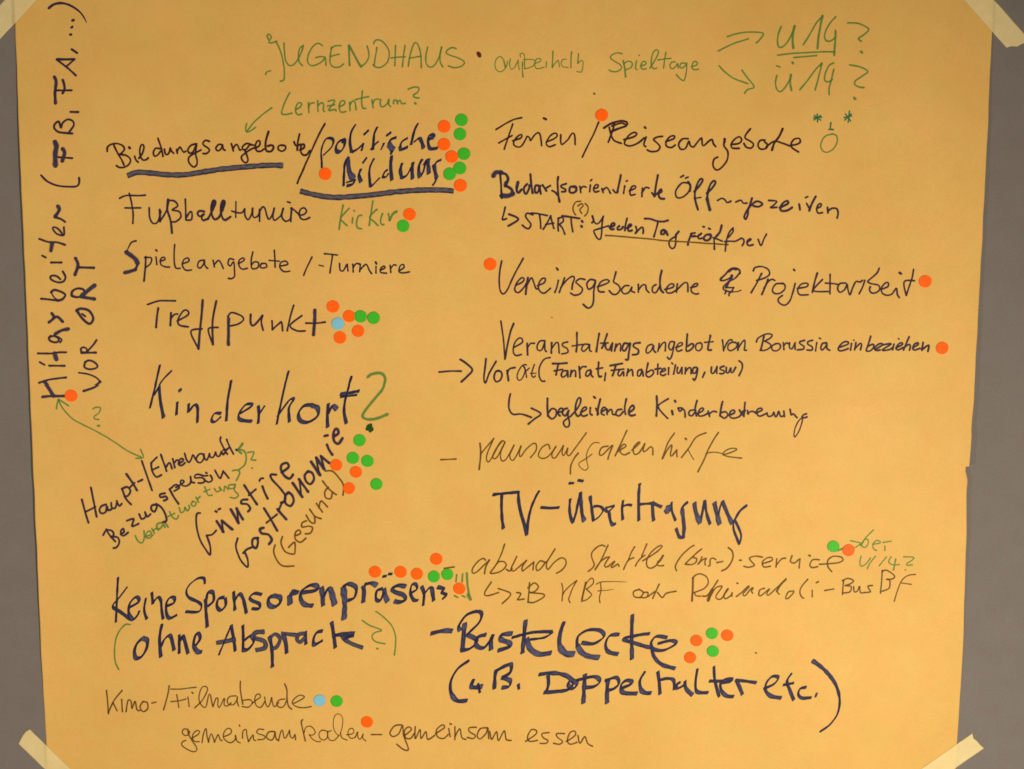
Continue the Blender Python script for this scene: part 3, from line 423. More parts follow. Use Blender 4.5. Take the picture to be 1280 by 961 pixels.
W('ink',12,80,530,5,"265,655 285,690 320,730; 245,690 265,660 300,665 310,690 295,705; 295,700 335,705 345,735 330,765 310,772; 355,685 375,672 370,650 355,665 358,690 375,695 400,675; w13 395,600 435,590 425,635 465,620; 470,560 485,590 510,575 505,545 520,575 540,560; w13 575,500 550,505 545,530 565,545 580,515 575,495 610,520 635,565 640,600 620,610; w13 630,430 600,438 605,455 635,450 645,465 625,475; w13 660,405 685,450 715,495; 665,400 700,375 720,395 690,415; w30.24 @ 220 540 13.73 0,940 100,880 140,840 100,815 75,850 110,905 180,915 250,860 250,760; w30.24 250,760 270,850 315,860; w30.24 465,740 370,715 320,745 330,780 430,775 490,800 490,840 440,865 385,865; w30.24 485,810 560,850 620,820 610,760 590,735; w30.24 460,745 540,740; w33.6 518,690 526,695; w31.36 670,650 720,740 760,785 790,720 810,665; w31.36 810,665 850,710 905,780")
LINE('slanting thin green word Verantwortung with a curved arrow and question mark', '''Verantwortung|>|?''')
W('green',9,80,530,5,"445,695 460,725 485,740 500,715 500,665; 510,700 545,685 535,665 515,680 512,705 535,710 555,690; 550,650 565,680; 558,665 575,650 590,660; w11 610,615 585,620 580,645 600,650 620,625 630,640; w11 632,612 650,640; 660,545 680,580 705,590 715,570; 650,575 690,555; 720,520 730,550 750,540 755,515 770,540 785,520 780,505; 805,480 795,500 815,510 825,490 805,480; 825,455 840,485; 835,465 850,450; 880,390 900,440 925,440; 875,420 910,405; 940,400 955,420 975,410 970,390 985,410; 1000,415 1005,385 1025,405; 1060,375 1030,380 1035,400 1065,395 1070,370 1065,410 1090,440 1070,460 1040,455")
W('green',10,80,530,5,"1055,288 1085,285 1098,305 1078,348; 1095,280 1130,250 1138,205 1125,165 1085,155; w14 1115,120 1090,155; w12 1085,160 1108,180")
W('green',9,80,530,5,"1148,175 1185,172 1175,205 1170,220 1198,222; w9 1174,272 1177,272")
LINE('slanting navy felt pen line reading Günstige Gastronomie', '''Günstige|Gastronomie''')
W('ink',13,230,520,4.741,"w11 95,572 75,580 75,650 95,730 130,790 155,820 155,770 135,705; w11 135,705 165,700 190,675; w14 188,562 192,564; w12 205,550 214,546; w16 195,622 232,682; w12 232,682 225,625; w16 226,618 285,668; w16 278,552 322,630; w12 322,625 314,548; w15 312,545 348,608; 375,492 345,495 340,515 375,520 392,545 380,562; w14 358,408 395,465 432,520; w12 385,465 425,432; w14 465,415 478,450 495,485; w12 448,380 455,368 468,366; 545,345 515,345 520,370 570,425 600,470 595,500 575,510; w15 580,330 620,300 610,275 580,285 575,315 595,350 625,368 645,345")
W('ink',14,230,520,4.741,"w11 318,722 308,770 325,830 355,875 378,892 378,850 362,805; w13 352,808 372,788 402,775; 438,720 410,725 405,760 425,780 438,750 435,720; w15 470,660 450,668 460,692 500,700 520,730 505,755; 475,545 515,610 552,675; w12 490,628 550,580; w15 555,550 580,580 605,608; w12 560,560 580,515 600,505; 620,450 600,470 600,510 630,530 650,500 640,465 620,450; w16 645,395 700,475; w12 695,468 685,375; w15 682,372 735,445; 735,325 715,350 725,385 750,400 770,370 760,335 735,325; w18 755,270 805,345; w13 800,335 785,250; w17 785,245 830,310; w13 828,300 812,238; w15 812,235 860,275; w15 848,168 862,200 878,225; w15 835,115 850,112; w16 890,115 915,100 910,75 895,75 885,105 890,145 915,160 938,130")
LINE('slanting brown pen word (Gesund)', '''(Gesund)''')
W('olive',9.5,230,520,4.741,"540,762 532,800 550,850 585,885 650,886; 583,712 575,750 600,800 650,815 658,790 655,745 620,775; 662,705 690,692 682,672 660,688 660,725 690,745 722,722; 725,618 700,630 700,655 740,650 762,660 750,690 720,695; 725,585 750,625 775,630 772,590; 745,550 775,590 812,605; 785,515 820,565; 800,540 812,500 850,535; 855,420 835,445 840,480 870,485 880,450; 822,382 860,430 902,462; 838,322 880,325 920,365 945,410 942,465")
LINE('blue marker line reading Keine Sponsorenpräsens with green exclamation marks', '''Keine|Spons|orenpräsens|!!!''')
W('marker',13,120,680,5,"138,205 132,300 128,400 124,485; 195,265 150,325 105,385 150,420 200,455 225,468; w16 215,390 265,360 265,335 245,330 210,370 205,430 230,468 260,440 270,415; 312,335 302,390 305,430 318,465; w15 348,300 355,370; w14 352,370 385,330 405,350 410,410 420,465; w15 440,385 485,365 490,335 465,330 440,365 440,430 460,460 505,440")
W('marker',16,120,680,5,"w12 680,245 675,212 640,210 590,245 565,290 580,330 640,360 660,385 640,420 560,420; w18 685,340 688,420 695,515; w17 690,340 700,300 730,300 735,350 700,385; 800,330 765,340 755,385 780,412 810,380 808,335; 860,295 865,360 868,410; 868,350 895,310 920,340 940,428; w14 1035,312 990,305 960,330 975,350 1020,370 1020,400 975,400; w20 1110,320 1080,335 1080,375 1115,390 1150,365 1150,330 1110,320; w28 1210,318 1212,370; w18 1230,292 1262,300; w22 1255,300 1212,312")
W('marker',18,360,680,5,"w15 22,292 65,298; w25 10,330 14,372; 90,300 180,285 180,260 140,255 85,290 80,340 105,375 155,382; w24 210,268 215,320 220,380; w18 222,330 250,275 270,285; w27 268,285 280,330 292,375; w30 345,265 355,360 350,465; 345,262 380,245 425,270 415,330 375,350; w24 470,260 475,300 470,360; 480,250 520,240 555,255; w16 590,275 555,290 550,340 575,350 600,300; w22 600,278 605,310 622,355; w13 592,200 615,196; w13 628,184 650,184; 735,262 690,255 650,275 665,295 720,315 735,345 700,360 665,355; w14 765,305 805,280 800,250 775,250 765,300 785,345 812,348; w16 835,262 850,310 845,380; w14 850,310 885,270 905,280; w20 900,280 910,350; w15 935,265 975,278 960,298 990,315 965,340")
W('green',10,360,680,5,"1055,190 1050,230; 1092,185 1088,232; w13 1118,180 1122,250 1132,320; 1042,320 1060,330; 1090,320 1105,328; w20 1128,318 1138,338")
LINE('blue marker line reading (ohne Absprache) with a green question mark in green brackets', '''(|ohne|Abspr|Abspr|ache|a|e|?)''')
W('green',9,120,680,5,"212,500 180,502 140,550 120,610 115,680 122,740 142,780")
W('marker',17,120,680,5,"w19 290,585 255,620 240,670 250,710 285,700 315,650 320,600 290,585; w18 412,498 398,580 400,650 405,702; 405,640 430,590 465,572 488,660; w16 520,565 520,680; 528,600 545,575 575,680; w18 615,640 650,590 640,555 620,570 610,630 635,670 660,670")
W('marker',16,120,680,5,"w14 845,505 805,600 768,690; 845,505 860,590 870,665; 918,505 920,600 918,665; w18 925,600 970,570 985,610 950,655 920,660; w18 1085,580 1100,660 1102,765; w20 1170,565 1185,610 1192,678")
W('wash',26,120,680,5,"755,615 870,592; w27 1050,545 1000,550 985,580 1050,605 1055,645 1000,660; w22 1080,590 1120,560 1150,590 1130,640 1100,650; w22 1160,555 1240,565 1262,572")
W('marker',18,360,680,5,"108,545 112,622; 215,540 180,550 160,590 165,625 215,600; 272,485 285,560 295,645; w20 280,570 340,560 412,555; w18 350,585 410,568")
W('wash',22,360,680,5,"18,562 60,565; 60,562 98,556; 100,555 70,560 55,590 75,610 105,580")
W('wash',25,360,680,5,"335,565 350,590 400,620 465,645")
W('green',8.5,360,680,5,"465,475 510,505 585,535 545,550 525,575 545,605 605,620; w11 557,650 560,651; 550,418 600,455 650,510 672,570 672,630 665,690")
LINE('brown-olive pen line reading abends Shuttle (bus-)-service', '''-|abends|Shuttle|(bus-)|-service''')
W('olive',9,360,680,5,"978,148 1038,140")
W('olive',17,585,675,9.846,"215,240 180,220 110,270 55,350 60,400 110,385 200,300 262,245; w20 262,240 220,320 205,405; 452,45 400,190 350,290 275,395; 350,290 380,260 440,260 470,300 430,360 360,395 285,405; w20 475,355 510,375 540,345; 600,195 560,280 530,350 560,375 610,340 720,245; 720,245 670,320 670,375 720,340 810,265; 810,265 800,360; 940,265 890,250 840,310 850,370 900,340 960,260; 1070,105 1010,200 965,290 985,355 1060,270 1140,215 1195,230 1205,290 1160,360 1090,402")
W('olive',22,735,675,12.8,"270,95 230,75 150,100 70,180 55,240 75,320 100,390 60,450 5,492; 320,75 240,250 180,360 115,465; 115,465 200,340 290,270 340,265; 340,265 270,380 280,425 330,410; 330,410 430,330 370,420 380,435 440,400 480,375 495,410; 745,100 690,200 650,310; 730,275 650,310 600,390 570,460; 940,55 890,180 860,250; 910,235 840,290 790,350 760,405; 875,325 980,260 1100,180 1185,100 1165,80 1100,110 1010,190 950,280 935,370 960,430 1020,440 1090,400; w34 1200,245 1160,310 1120,350; 1100,380 1140,405 1210,400")
W('olive',28,840,675,16,"440,100 350,150 230,260 120,400 65,520 90,600; 590,170 500,240 420,320; 420,320 330,400 265,470; 430,340 490,360 480,430 400,480 280,475; 600,330 570,400 520,470; 540,450 620,380 680,360; 685,360 660,420 665,485; 875,380 820,350 770,370 760,430 760,500 730,510; 900,440 1015,418; w32 1130,145 1200,210 1220,320 1180,440 1100,550 1000,605")
W('olive',9,780,660,5,"w10 723,198 732,198; 865,178 820,172 785,185 800,210 815,230 780,242 750,236; 865,220 925,200 920,180 890,185 865,210 875,240 915,235; 955,190 950,240; 955,225 985,190 1010,185; 1050,170 1040,205 1065,215 1090,195; 1100,190 1095,245; w12 1158,168 1162,170; 1220,195 1180,195 1162,225 1175,243 1210,238; 1222,224 1280,220 1340,213 1368,198 1356,178 1308,174 1275,198 1275,238 1298,268")
LINE('small green note reading bei U14? with an arrow', '''bei|U14?''')
W('green',9.5,960,650,6.4,"w15 555,240 600,225; 662,162 700,170 740,182 700,215; 842,75 790,130 740,195; 750,190 775,150 800,155 800,190 775,215 745,200; 840,190 895,180 895,165 865,160 840,190 845,225 868,240; 935,205 935,240; 920,175 985,165")
W('green',9.5,960,650,6.4,"745,285 735,330 745,365 780,350 820,300; 860,285 820,335 795,385; 948,292 890,362; 985,290 965,330 1000,355 1050,352; w12 1022,310 1005,395; 1085,290 1165,295 1150,320 1110,345 1115,358 1155,355; 1098,395 1102,395")
LINE('brown-olive pen line reading zB HBF oder Rheinaldi-Bus BF behind a hooked arrow', '''zB|HBF|oder|Rheinaldi|-Bus|BF''')
W('olive',9,540,660,5,"370,335 330,400 345,420 415,400; 415,375 485,400 485,425 440,468; 530,400 555,405 545,430 535,445 575,440; 610,340 605,400 600,460; 600,370 640,340 665,365 640,395 610,400; 615,400 695,410 695,430 640,460 600,460")
W('olive',19,690,715,12.8,"155,175 172,260 168,350 160,450; 168,360 210,290 290,210 395,130; 395,130 330,250 285,370 268,430 290,480; w28 540,160 510,290 480,430; w18 480,430 540,200 620,95 660,110 655,180 550,265; 550,265 630,340 625,370 560,430 470,460; w14 t 710,185 800,150 1000,145 1200,152; 775,165 785,280 760,400 768,480; w14 t 735,295 860,285 985,268")
W('olive',9,780,660,5,"95,380 60,395 65,425 100,430 120,400 95,380; 120,400 150,400 140,430 100,430; 220,348 195,400 180,435; 150,425 190,395; 210,400 240,430 265,405 325,392")
W('olive',12,860,710,7.111,"w17 45,85 42,180 35,285; 40,85 75,55 115,48 165,75 180,130 140,180 50,215; 60,215 70,240 110,245; w13 265,105 215,180 170,240 130,245; w24 215,190 195,235 180,280; 185,275 240,180 295,155 300,170 250,240 260,270 300,265 345,185 360,180 320,240 335,268 385,235 392,210 390,245; w14 437,130 442,132; 430,248 480,210 530,160 545,160 490,225 510,240 560,180 580,172 565,200 575,218; 680,175 640,190 630,235 650,240 700,200 725,180 700,225 720,235 780,180 870,95; w16 870,95 820,150 790,200; 790,205 810,228; 925,200 890,210 868,262 890,265 935,220 940,200; 1065,95 1010,160 995,210 1010,250 1028,262; 1105,195 1105,250; w14 1143,125 1158,118")
W('brown',11,960,650,6.4,"455,560 525,548; 605,480 600,530 595,590; 595,480 640,462 685,480 660,505 620,520; 620,520 665,530 655,570 600,580; 685,530 690,570 715,565 730,530; 735,530 740,575 775,575; 835,520 800,525 810,550 820,570 780,575")
W('brown',11,960,650,6.4,"915,400 910,480 900,580; 915,405 950,398 1010,440 1000,465 950,470; 955,470 975,480 970,540 915,565; w9 1180,432 1120,440 1070,480 1040,550 1010,645; w9 1070,500 1145,510")
LINE('broad blue marker line reading -Bastelecke', '''-Bastelecke''')
W('marker',17,530,750,4,"35,165 90,152 140,152; w22 203,115 198,180 192,245; w14 180,150 175,125 210,75 260,55 288,65 275,110 215,170; w14 215,170 265,200 230,240 185,250; w15 310,170 265,185 262,225 300,235 340,185; w20 345,172 335,200 335,245; 440,165 390,170 385,195 425,210 430,230 370,250; w20 508,100 500,180 492,262; w12 440,185 540,160 640,155; w10 530,195 600,185 645,158; w18 515,190 530,240 575,268 635,262; w20 700,108 680,170 680,230 710,265 750,268; w13 790,210 850,215 900,180 880,150 820,148 770,180 765,230; w17 768,225 785,255 820,278 875,285; w13 975,170 930,175 908,215 920,255 970,268; w17 1042,72 1038,180 1040,292; w12 1128,165 1060,175 995,192 1060,215 1130,235; w12 1215,185 1160,180 1135,215 1150,243 1200,248 1262,215 1235,200 1170,215; w12 1135,220 1150,280 1190,320 1255,340")
LINE('blue marker line reading (z.B. Doppelhalter etc.)', '''(z.B.|Doppelhalter|etc.)''')
W('marker',14,530,750,4,"225,300 170,340 135,400 135,460 165,500 215,500; w18 248,395 238,432 290,430; w10 270,415 280,460; w17 352,440 355,380 360,350; w17 355,355 400,330 435,320 430,360 390,385; 390,385 430,400 425,430 390,435; w12 472,418 475,442")
W('marker',14,530,750,4,"575,370 640,362 710,375 745,410 720,445 660,455 600,460; w16 620,375 622,420 610,460; 735,395 720,420 745,440 765,415 735,395; w19 805,370 800,440 797,512; w13 760,400 850,380 880,405 850,430 810,435; w19 920,400 915,450 915,512; w13 905,400 960,385 975,415 950,440 915,450; 985,440 1030,420 1040,405 1010,400 985,425 995,460 1065,465; 1105,355 1080,400 1085,445 1105,462 1135,462; 1169,356 1176,412 1180,468; w12 1178,398 1216,390 1248,398 1251,445; w13 1281,408 1262,422 1267,440 1300,422 1305,403 1310,440 1342,472; w12 1367,342 1358,403 1361,450 1384,461 1420,460; w12 1450,330 1455,403 1476,480; w12 1427,403 1487,403; w12 1492,412 1534,403 1539,392 1506,394 1483,412 1487,450 1511,476 1548,480; w13 1562,398 1581,441 1592,469; w11 1558,398 1609,403 1661,411")
W('marker',13,780,750,4.267,"745,470 800,445 822,410 790,405 760,440 755,480 785,510 838,520; 895,388 870,430 885,480 905,530; w12 850,450 905,440; w12 972,462 940,470 930,500 950,520 998,518; w18 1023,504 1027,504; w12 1005,320 1070,370 1125,440 1150,520 1140,600 1100,660 1045,700")
LINE('thin brown pen line reading Kino-/Filmabende', '''Kino-|/Filmabende''')
W('brown',7,120,845,4,"52,70 58,130 62,185; 130,70 90,120 62,180; 85,130 105,170; 128,115 132,175; 150,175 160,120 175,125 180,160 195,125 205,165 220,170; 235,125 220,150 235,175 258,160 255,130 235,125; 280,132 298,128")
W('brown',9.5,195,845,6.4,"w11 105,75 95,140 60,265; 120,100 200,100 320,85; 165,145 175,200 182,245; 120,200 180,195 240,180; 255,165 265,240; w13 290,128 294,132; 310,250 370,190 410,110 400,80 370,85 350,130 345,190 370,235 400,240 420,150 435,145 445,200 455,240; 455,240 480,175 495,180 495,230 510,245 545,175 550,180 545,225 570,235 600,210; 640,155 590,160 570,190 580,220 620,225 645,190 650,160 650,200 660,235; w11 675,40 675,110 695,220; 700,190 750,185 770,210 740,245 690,240; 770,215 800,190 835,165 825,140 800,150 790,190 805,235 840,245 870,200; 870,165 880,225 900,240 925,170; 925,170 935,220 950,240 980,210; 1030,180 990,185 965,215 985,245 1020,240 1045,190; w11 1030,60 1048,110 1048,180 1060,235 1085,260; 1100,215 1170,180 1185,160 1150,150 1110,175 1090,210 1120,240 1180,250 1240,240")
LINE('thin brown pen line reading gemeinsam kochen - gemeinsam essen', '''gemeinsam|kochen|- gemeinsam|essen''')
W('brown',12,220,895,8,"120,130 80,125 62,160 90,190 125,180 135,150; w17 120,145 125,165; 125,180 160,240 205,310 200,345 160,350 90,315 55,280 70,250 95,240; 160,215 220,180 235,150 210,140 175,170 165,220 190,250 230,250; 260,260 275,170 300,120 310,190 325,255; 325,255 345,180 360,180 385,255; 385,255 420,180 440,230 460,240; 480,200 545,170 550,130 520,118 485,150 475,210 510,250 550,260 590,230 595,190; 595,190 610,245 640,262; w15 634,88 637,94; 665,215 670,150 700,130 710,190 725,250; 725,250 770,185 775,230 795,240; 875,130 830,125 805,155 830,175 880,190 890,215 860,230 820,232; w14 980,150 930,155 905,195 920,225 960,235 985,190 990,155 1000,220 1025,240; 1025,240 1050,150 1065,140 1080,210 1100,210 1135,140; 1135,140 1145,200 1170,215 1190,180 1195,230")
W('brown',14,360,885,10.667,"w18 195,150 178,180 195,280 230,430; 215,320 240,250 300,235 350,280 360,330 320,355 285,350; 285,350 330,410 390,440 430,438; 500,295 450,290 415,330 425,390 470,420 520,390 530,320 520,300; 520,310 575,295; 530,310 530,370 560,420 620,420 680,360; w11 680,360 640,330 605,240 610,130 650,75 700,85 730,140 720,250 700,330; w15 700,330 720,390 785,420; 785,350 850,340 880,310 860,265 820,275 800,320 810,370 850,400 900,380; 900,380 930,310 930,370 960,410 1000,350; 1000,340 1000,400 1035,430")
W('brown',7,450,880,4.129,"60,155 110,155; 215,105 180,110 155,145 170,165 200,150 220,110 225,160 250,230 225,232 190,205; 230,160 265,130 250,115 230,135 235,170 260,175 280,150; 285,115 285,175 310,130 315,175 340,140 350,180 385,160; 390,150 435,120 425,105 395,130 400,165 430,175 455,155; 458,125 465,165; w9 467,100 470,101; 490,115 490,180; 490,165 515,125 525,170 545,180; 600,118 565,120 565,140 595,160 585,175 555,170; 655,120 620,125 605,160 620,178 650,150 660,120 665,175; 670,140 680,180 705,140 715,185 745,135 755,180 780,185")
W('brown',7,450,880,4.129,"855,190 905,155 910,135 885,130 865,165 875,190 915,185; 975,145 940,150 945,170 970,185 960,200 930,200; 1055,150 1015,150 1020,170 1045,190 1030,205 1000,200; 1065,190 1110,160 1110,138 1085,145 1070,185 1085,205 1120,195; 1125,160 1135,200 1160,165 1175,200 1200,215")
LINE('dark felt pen line reading Fußballturniere', '''Fußballturniere|Kicker''')
W('ink',11,140,230,5,"48,92 90,75 160,75 208,72; 108,62 122,120 132,190 130,248; 82,152 130,152 178,152; 232,152 235,210 255,248 285,240 305,175; w14 298,165 300,235; 300,235 340,170 355,105; w13 350,100 345,160 365,230 375,308; 350,105 390,110 410,140 375,165 420,175 430,210 400,238 370,240; 458,98 460,160 462,225; 462,215 490,175 500,190 495,225 465,228; w13 575,175 545,172 535,190 550,205 575,190 560,210 570,230 600,220; w13 600,220 640,140 645,110 630,108 620,150 625,200 645,225 670,210; w13 670,210 700,140 705,110 690,108 680,150 685,200 705,228 740,208; w16 632,115 630,160; w16 693,115 690,165; w21 @ 290 245 11.636 58,90 55,200 55,315; w25 0,225 60,245 140,250 185,195; w25 185,195 190,290 235,350 285,270 300,185; w25 300,185 300,280 325,320 380,290 410,205; w26 400,205 400,300 400,370; w25 400,230 445,165 480,190 510,300 540,345 590,270 615,185; w25 615,185 595,300 620,360 690,310 720,270 745,190; w28 745,190 725,270; w25 720,280 740,340 790,375 850,330 870,190; w25 865,180 858,290 855,375; w24 810,90 845,102; w25 860,185 900,205 965,265 985,285 1050,270 1085,225 1050,180 1000,200 980,260 1000,330 1060,350 1130,320")
W('green',10,340,240,5,"445,85 430,160 420,235; 482,105 430,165 445,190 468,212; 505,165 502,195; 512,118 515,122; 560,148 540,155 528,195 535,225 558,232; 630,60 620,130 608,212; 655,112 610,160 640,190 662,212; 690,138 678,180 685,205 698,206; 728,140 735,180; w14 735,178 755,140 778,125")
LINE('dark felt pen line reading Spieleangebote / -Turniere', '''Spieleangebote|/|-Turniere''')
W('ink',10,140,230,5,"t 150,358 120,370 92,425; w26 92,430 145,470 158,495; w15 165,495 145,540; w21 145,538 110,550 82,556; w12 212,458 208,530 200,608; 205,462 245,465 240,500 210,525; 275,460 280,505; w12 276,416 279,420; 300,485 330,475 325,460 305,470 305,505 330,520 358,522; 392,382 388,440 390,500 400,528 425,530; 445,500 480,485 475,465 450,475 440,510 460,540 495,540; 575,478 545,485 535,515 550,528 570,505 578,480 580,510 598,530; 632,480 640,520; 640,505 665,480 680,495 695,530; 760,475 735,470 725,500 740,515 760,490 765,540 765,580 745,595 728,592; 790,500 825,480 820,465 795,480 795,515 815,535 845,530; 880,428 870,480 875,530 910,525 915,495 890,490 875,505; 935,500 925,520 945,528 968,520 960,500 935,500; 1015,418 1018,470 1020,522; w9 982,480 1045,485; 1050,515 1098,505 1085,485 1055,495 1050,525 1075,550 1110,548")
W('ink',10,140,230,5,"1250,460 1225,510 1198,572")
W('ink',10,340,240,5,"w8 295,460 322,466; 328,388 370,392 408,396; 378,400 370,450 362,508; 422,450 425,490 445,495 465,460; 470,455 475,495; 505,455 508,502; 508,475 525,450 548,452; 552,455 548,500; 550,490 585,455 600,470 605,485 622,512; 650,470 650,508; w13 648,442 652,450; 680,490 705,478 700,465 680,480 680,505 715,510; 738,462 742,505; 742,480 760,458 775,460; 795,495 825,475 820,455 800,465 795,500 820,508 858,502")
# ------------------------------------------------------------------ round stickers, each on its own
def dot_mesh(color, seed):
    """a punched paper disc 15.5 mm across and 0.15 mm thick, its rim a touch lifted"""
    rnd = random.Random(seed); N = 40; vs_, fs = [(0, -0.00030, 0)], []
    rr = 0.00790
    for ring, (f, d) in enumerate(((0.5, 0.00030), (0.9, 0.00030), (1.0, 0.00024), (1.0, 0.00005))):
        for k in range(N):
            a = 2 * math.pi * k / N; q = rr * f * (1 + 0.012 * math.sin(2 * a + seed) + 0.006 * math.sin(5 * a))
            vs_.append((q * math.cos(a), -d - (0.00012 * max(0, math.sin(a + seed)) if 0.8 < f else 0) * (ring < 3), q * math.sin(a)))
    for k in range(N): fs.append((0, 1 + k, 1 + (k + 1) % N))
    for r_ in range(3):
        for k in range(N):
            a = 1 + r_ * N + k; b = 1 + r_ * N + (k + 1) % N
            fs.append((a, a + N, b + N, b))
    me = bpy.data.meshes.new(color + '_sticker'); me.from_pydata(vs_, [], fs); me.materials.append(M_DOT[color])
    me.polygons.foreach_set('use_smooth', [True] * len(me.polygons)); me.update(); return me
DM = {c: [dot_mesh(c, s) for s in range(3)] for c in M_DOT}
DOTS = [
 ('orange', 555.2, 158.6, 'upper orange sticker dot just right of the end of politische'),
 ('orange', 555.0, 181.0, 'orange sticker dot touching the final letter of politische'),
 ('orange', 564.6, 196.4, 'orange sticker dot above right of the end of Bildung, beside a green dot'),
 ('orange', 406.6, 218.0, 'orange sticker dot between the slash and the word Bildung'),
 ('orange', 575.6, 232.4, 'orange sticker dot at the right end of the thick underline below Bildung'),
 ('green', 576.8, 150.4, 'topmost green sticker dot right of politische'),
 ('green', 575.0, 168.2, 'green sticker dot directly below the topmost one beside politische'),
 ('green', 580.0, 192.8, 'rightmost green sticker dot of the cluster beside politische Bildung'),
 ('green', 574.8, 210.6, 'upper right of two touching green sticker dots beside Bildung'),
 ('green', 562.2, 218.0, 'lower left of two touching green sticker dots at the end of Bildung'),
 ('orange', 752.2, 144.4, 'orange sticker dot on top of the slash between Ferien and Reiseangebote'),
 ('orange', 512.0, 268.4, 'orange sticker dot after the green word Kicker'),
 ('green', 504.0, 283.0, 'green sticker dot below the orange one after Kicker'),
 ('orange', 612.8, 330.8, 'orange sticker dot at the upper left of the word Vereinsgebundene'),
 ('orange', 1156.6, 352.2, 'orange sticker dot after the word Projektarbeit'),
 ('orange', 1177.8, 435.6, 'orange sticker dot after the word einbeziehen near the right paper edge'),
 ('orange', 416.2, 383.7, 'topmost orange sticker dot above the end of Treffpunkt'),
 ('orange', 436.4, 395.7, 'orange sticker dot partly under a green dot after Treffpunkt'),
 ('orange', 425.0, 422.5, 'lowest orange sticker dot below the blue one after Treffpunkt'),
 ('orange', 447.6, 414.3, 'orange sticker dot below the pair of green dots after Treffpunkt'),
 ('green', 450.7, 396.0, 'left green sticker dot of the pair after Treffpunkt, lapping an orange dot'),
 ('green', 467.0, 398.0, 'right green sticker dot of the pair after Treffpunkt'),
 ('blue', 422.3, 405.2, 'light blue sticker dot directly after the word Treffpunkt'),
 ('orange', 88.8, 493.9, 'orange sticker dot at the foot of the vertical word Mitarbeiter'),
 ('green', 449.4, 549.7, 'topmost green sticker dot right of Gastronomie, below the green question mark'),
 ('green', 441.1, 571.7, 'left green sticker dot of the middle pair beside Gastronomie'),
 ('green', 459.3, 575.5, 'right green sticker dot of the middle pair beside Gastronomie'),
 ('green', 470.5, 604.4, 'lone green sticker dot lowest and farthest right of Gastronomie'),
 ('orange', 420.3, 580.5, 'orange sticker dot at the m of Gastronomie'),
 ('orange', 444.9, 589.2, 'orange sticker dot directly below two green dots beside Gastronomie'),
 ('orange', 436.3, 609.6, 'orange sticker dot on the closing bracket of (Gesund)'),
 ('orange', 468.8, 714.0, 'leftmost orange sticker dot above Sponsorenpräsens'),
 ('orange', 500.8, 714.2, 'orange sticker dot above Sponsorenpräsens right of the umlaut strokes'),
 ('orange', 521.2, 716.6, 'orange sticker dot above Sponsorenpräsens left of two green dots'),
 ('orange', 545.4, 698.0, 'highest orange sticker dot above the two green ones near abends'),
 ('orange', 574.2, 735.0, 'orange sticker dot stuck over the green exclamation marks'),
 ('green', 542.4, 720.0, 'left green sticker dot of the pair above the end of Sponsorenpräsens'),
 ('green', 559.2, 717.2, 'right green sticker dot of the pair above the end of Sponsorenpräsens'),
 ('green', 1041.7, 682.3, 'green sticker dot above the end of the word service'),
 ('orange', 1060.8, 687.0, 'orange sticker dot between the green dot and the small green word bei'),
 ('orange', 870.5, 799.9, 'upper left orange sticker dot after Bastelecke'),
 ('orange', 909.1, 793.4, 'rightmost orange sticker dot after Bastelecke'),
 ('orange', 862.7, 821.2, 'lowest orange sticker dot after Bastelecke, above Doppelhalter'),
 ('green', 889.9, 791.0, 'upper green sticker dot after Bastelecke'),
 ('green', 891.1, 813.3, 'lower green sticker dot after Bastelecke'),
 ('blue', 399.5, 874.8, 'light blue sticker dot directly after Filmabende'),
 ('green', 420.8, 875.8, 'green sticker dot right of the light blue one after Filmabende'),
 ('orange', 458.7, 901.7, 'orange sticker dot above the end of kochen on the lowest line'),
]
placed = []
for i, (c, px, py, lab) in enumerate(DOTS):
    near = sum(1 for q in placed if math.dist(q, (px, py)) < 16.5); placed.append((px, py))
    x, y, z = on_paper(px, py, 0.00045 + 0.00028 * near)
    o = bpy.data.objects.new(c + '_sticker', DM[c][i % 3]); COL.objects.link(o)
    e = 0.006; sx = (paper_h(x + e, z) - paper_h(x - e, z)) / (2 * e); sz = (paper_h(x, z + e) - paper_h(x, z - e)) / (2 * e)
    nrm = Vector((sx, 1, sz)).normalized()           # the sheet's slope: local +y points into the wall
    q = Vector((0, 1, 0)).rotation_difference(nrm)
    o.rotation_mode = 'QUATERNION'; o.rotation_quaternion = q
    o.location = (x, y, z)
    s = 0.985 + 0.03 * random.random(); o.scale = (s, 1, s)
    o['label'] = lab; o['category'] = 'sticker'; o['group'] = 'round %s sticker dots on the kraft paper' % c

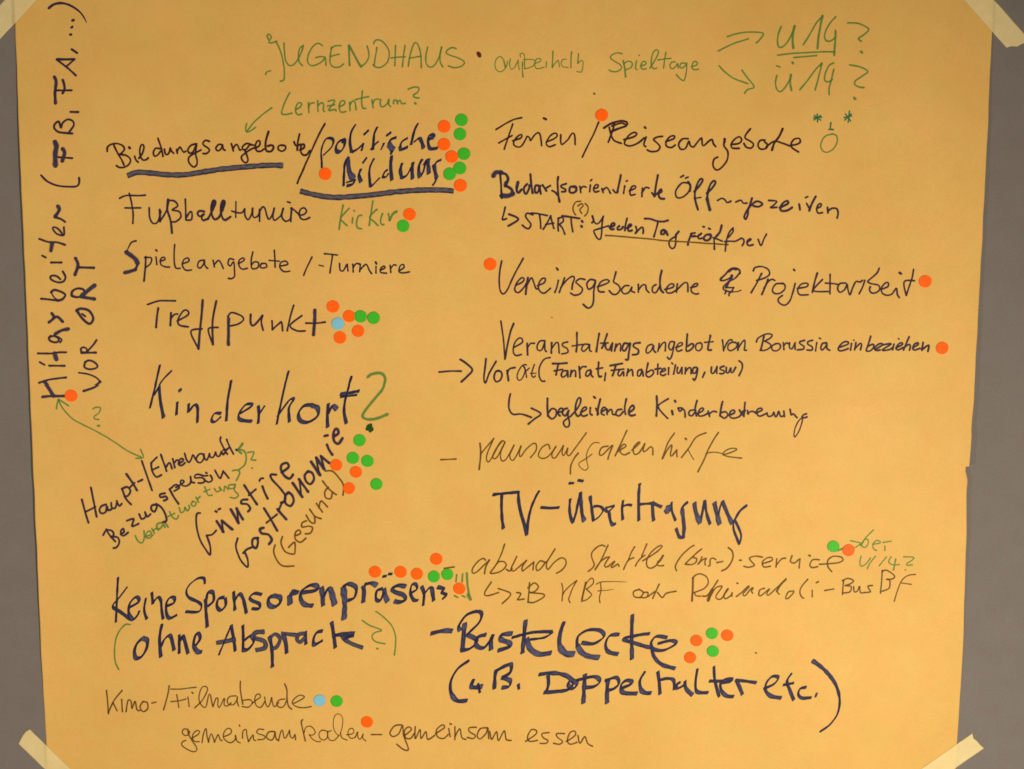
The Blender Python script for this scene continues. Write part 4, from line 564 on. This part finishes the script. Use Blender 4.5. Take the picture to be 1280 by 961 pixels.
# ------------------------------------------------------------------ masking tape at the four corners
def side(px, py):
    """1 over the sheet, 0 over the bare wall, with a short ramp where the tape bridges the step"""
    xl, xr = interp(LEFT, py), interp(RIGHT, py)
    d = min(px - xl, xr - px, py - TOP, BOTTOM - py)
    return max(0.0, min(1.0, (d + 3.0) / 3.4))
def tape(a, b, w, jag0, jag1, label):
    """strip from a to b (pixels of the wall plane), torn ends given as offsets across the width"""
    d = math.dist(a, b); tx, ty = (b[0] - a[0]) / d, (b[1] - a[1]) / d; nx, ny = -ty, tx
    NL, NW = 110, 20; vs_, fs = [], []
    def J(j, t):
        k = t * (len(j) - 1); i = min(int(k), len(j) - 2); return j[i] + (j[i + 1] - j[i]) * (k - i)
    for i in range(NL + 1):
        for k in range(NW + 1):
            t = k / NW; s = -J(jag0, t) + (d + J(jag0, t) + J(jag1, t)) * i / NL
            off = (t - 0.5) * w + 0.25 * noise.noise(Vector((s * 0.08, t * 0.5, a[0])))
            px, py = a[0] + tx * s + nx * off, a[1] + ty * s + ny * off
            f = side(px, py); x, z = hit(px, py, 0.0015)
            h = 0.00040 + f * (paper_h(x, z) + 0.00005)
            h += 0.00018 * max(0, noise.noise(Vector((s * 0.11, t * 3, 4.4))))
            x, z = hit(px, py, h); vs_.append((x, -h, z))
    for i in range(NL):
        for k in range(NW):
            q = i * (NW + 1) + k; fs.append((q, q + 1, q + NW + 2, q + NW + 1))
    o = link('masking_tape', vs_, fs, M_TAPE)
    # one consistent outward side
    if o.data.polygons[0].normal.y > 0: o.data.flip_normals()
    m = o.modifiers.new('thickness', 'SOLIDIFY'); m.thickness = 0.00013; m.offset = -1
    o['label'] = label; o['category'] = 'tape'; o['group'] = 'strips of cream masking tape on the sheet corners'
tape((-26, 56), (62, -39), 29.0, (0, 3, 1, 4, 2), (2, 0, 3, 1), 'cream masking tape strip across the upper left corner of the sheet')
tape((1274.5, 57.5), (1140, -95), 28.2, (-9, -6.5, -1.0, 0.0, 2.5, 1.5), (0, 3, 1), 'cream masking tape strip across the upper right corner of the sheet')
tape((30.3, 920), (118, 1006), 22.6, (1.5, 2.8, 2.2, 0.5, -1.2), (1, 3, 0), 'cream masking tape strip across the lower left corner of the sheet')
tape((1221.5, 926), (1105, 1007), 23.6, (2.2, 0.6, 0.2, -1.6, 0.8), (1, 3, 0), 'cream masking tape strip across the lower right corner of the sheet')
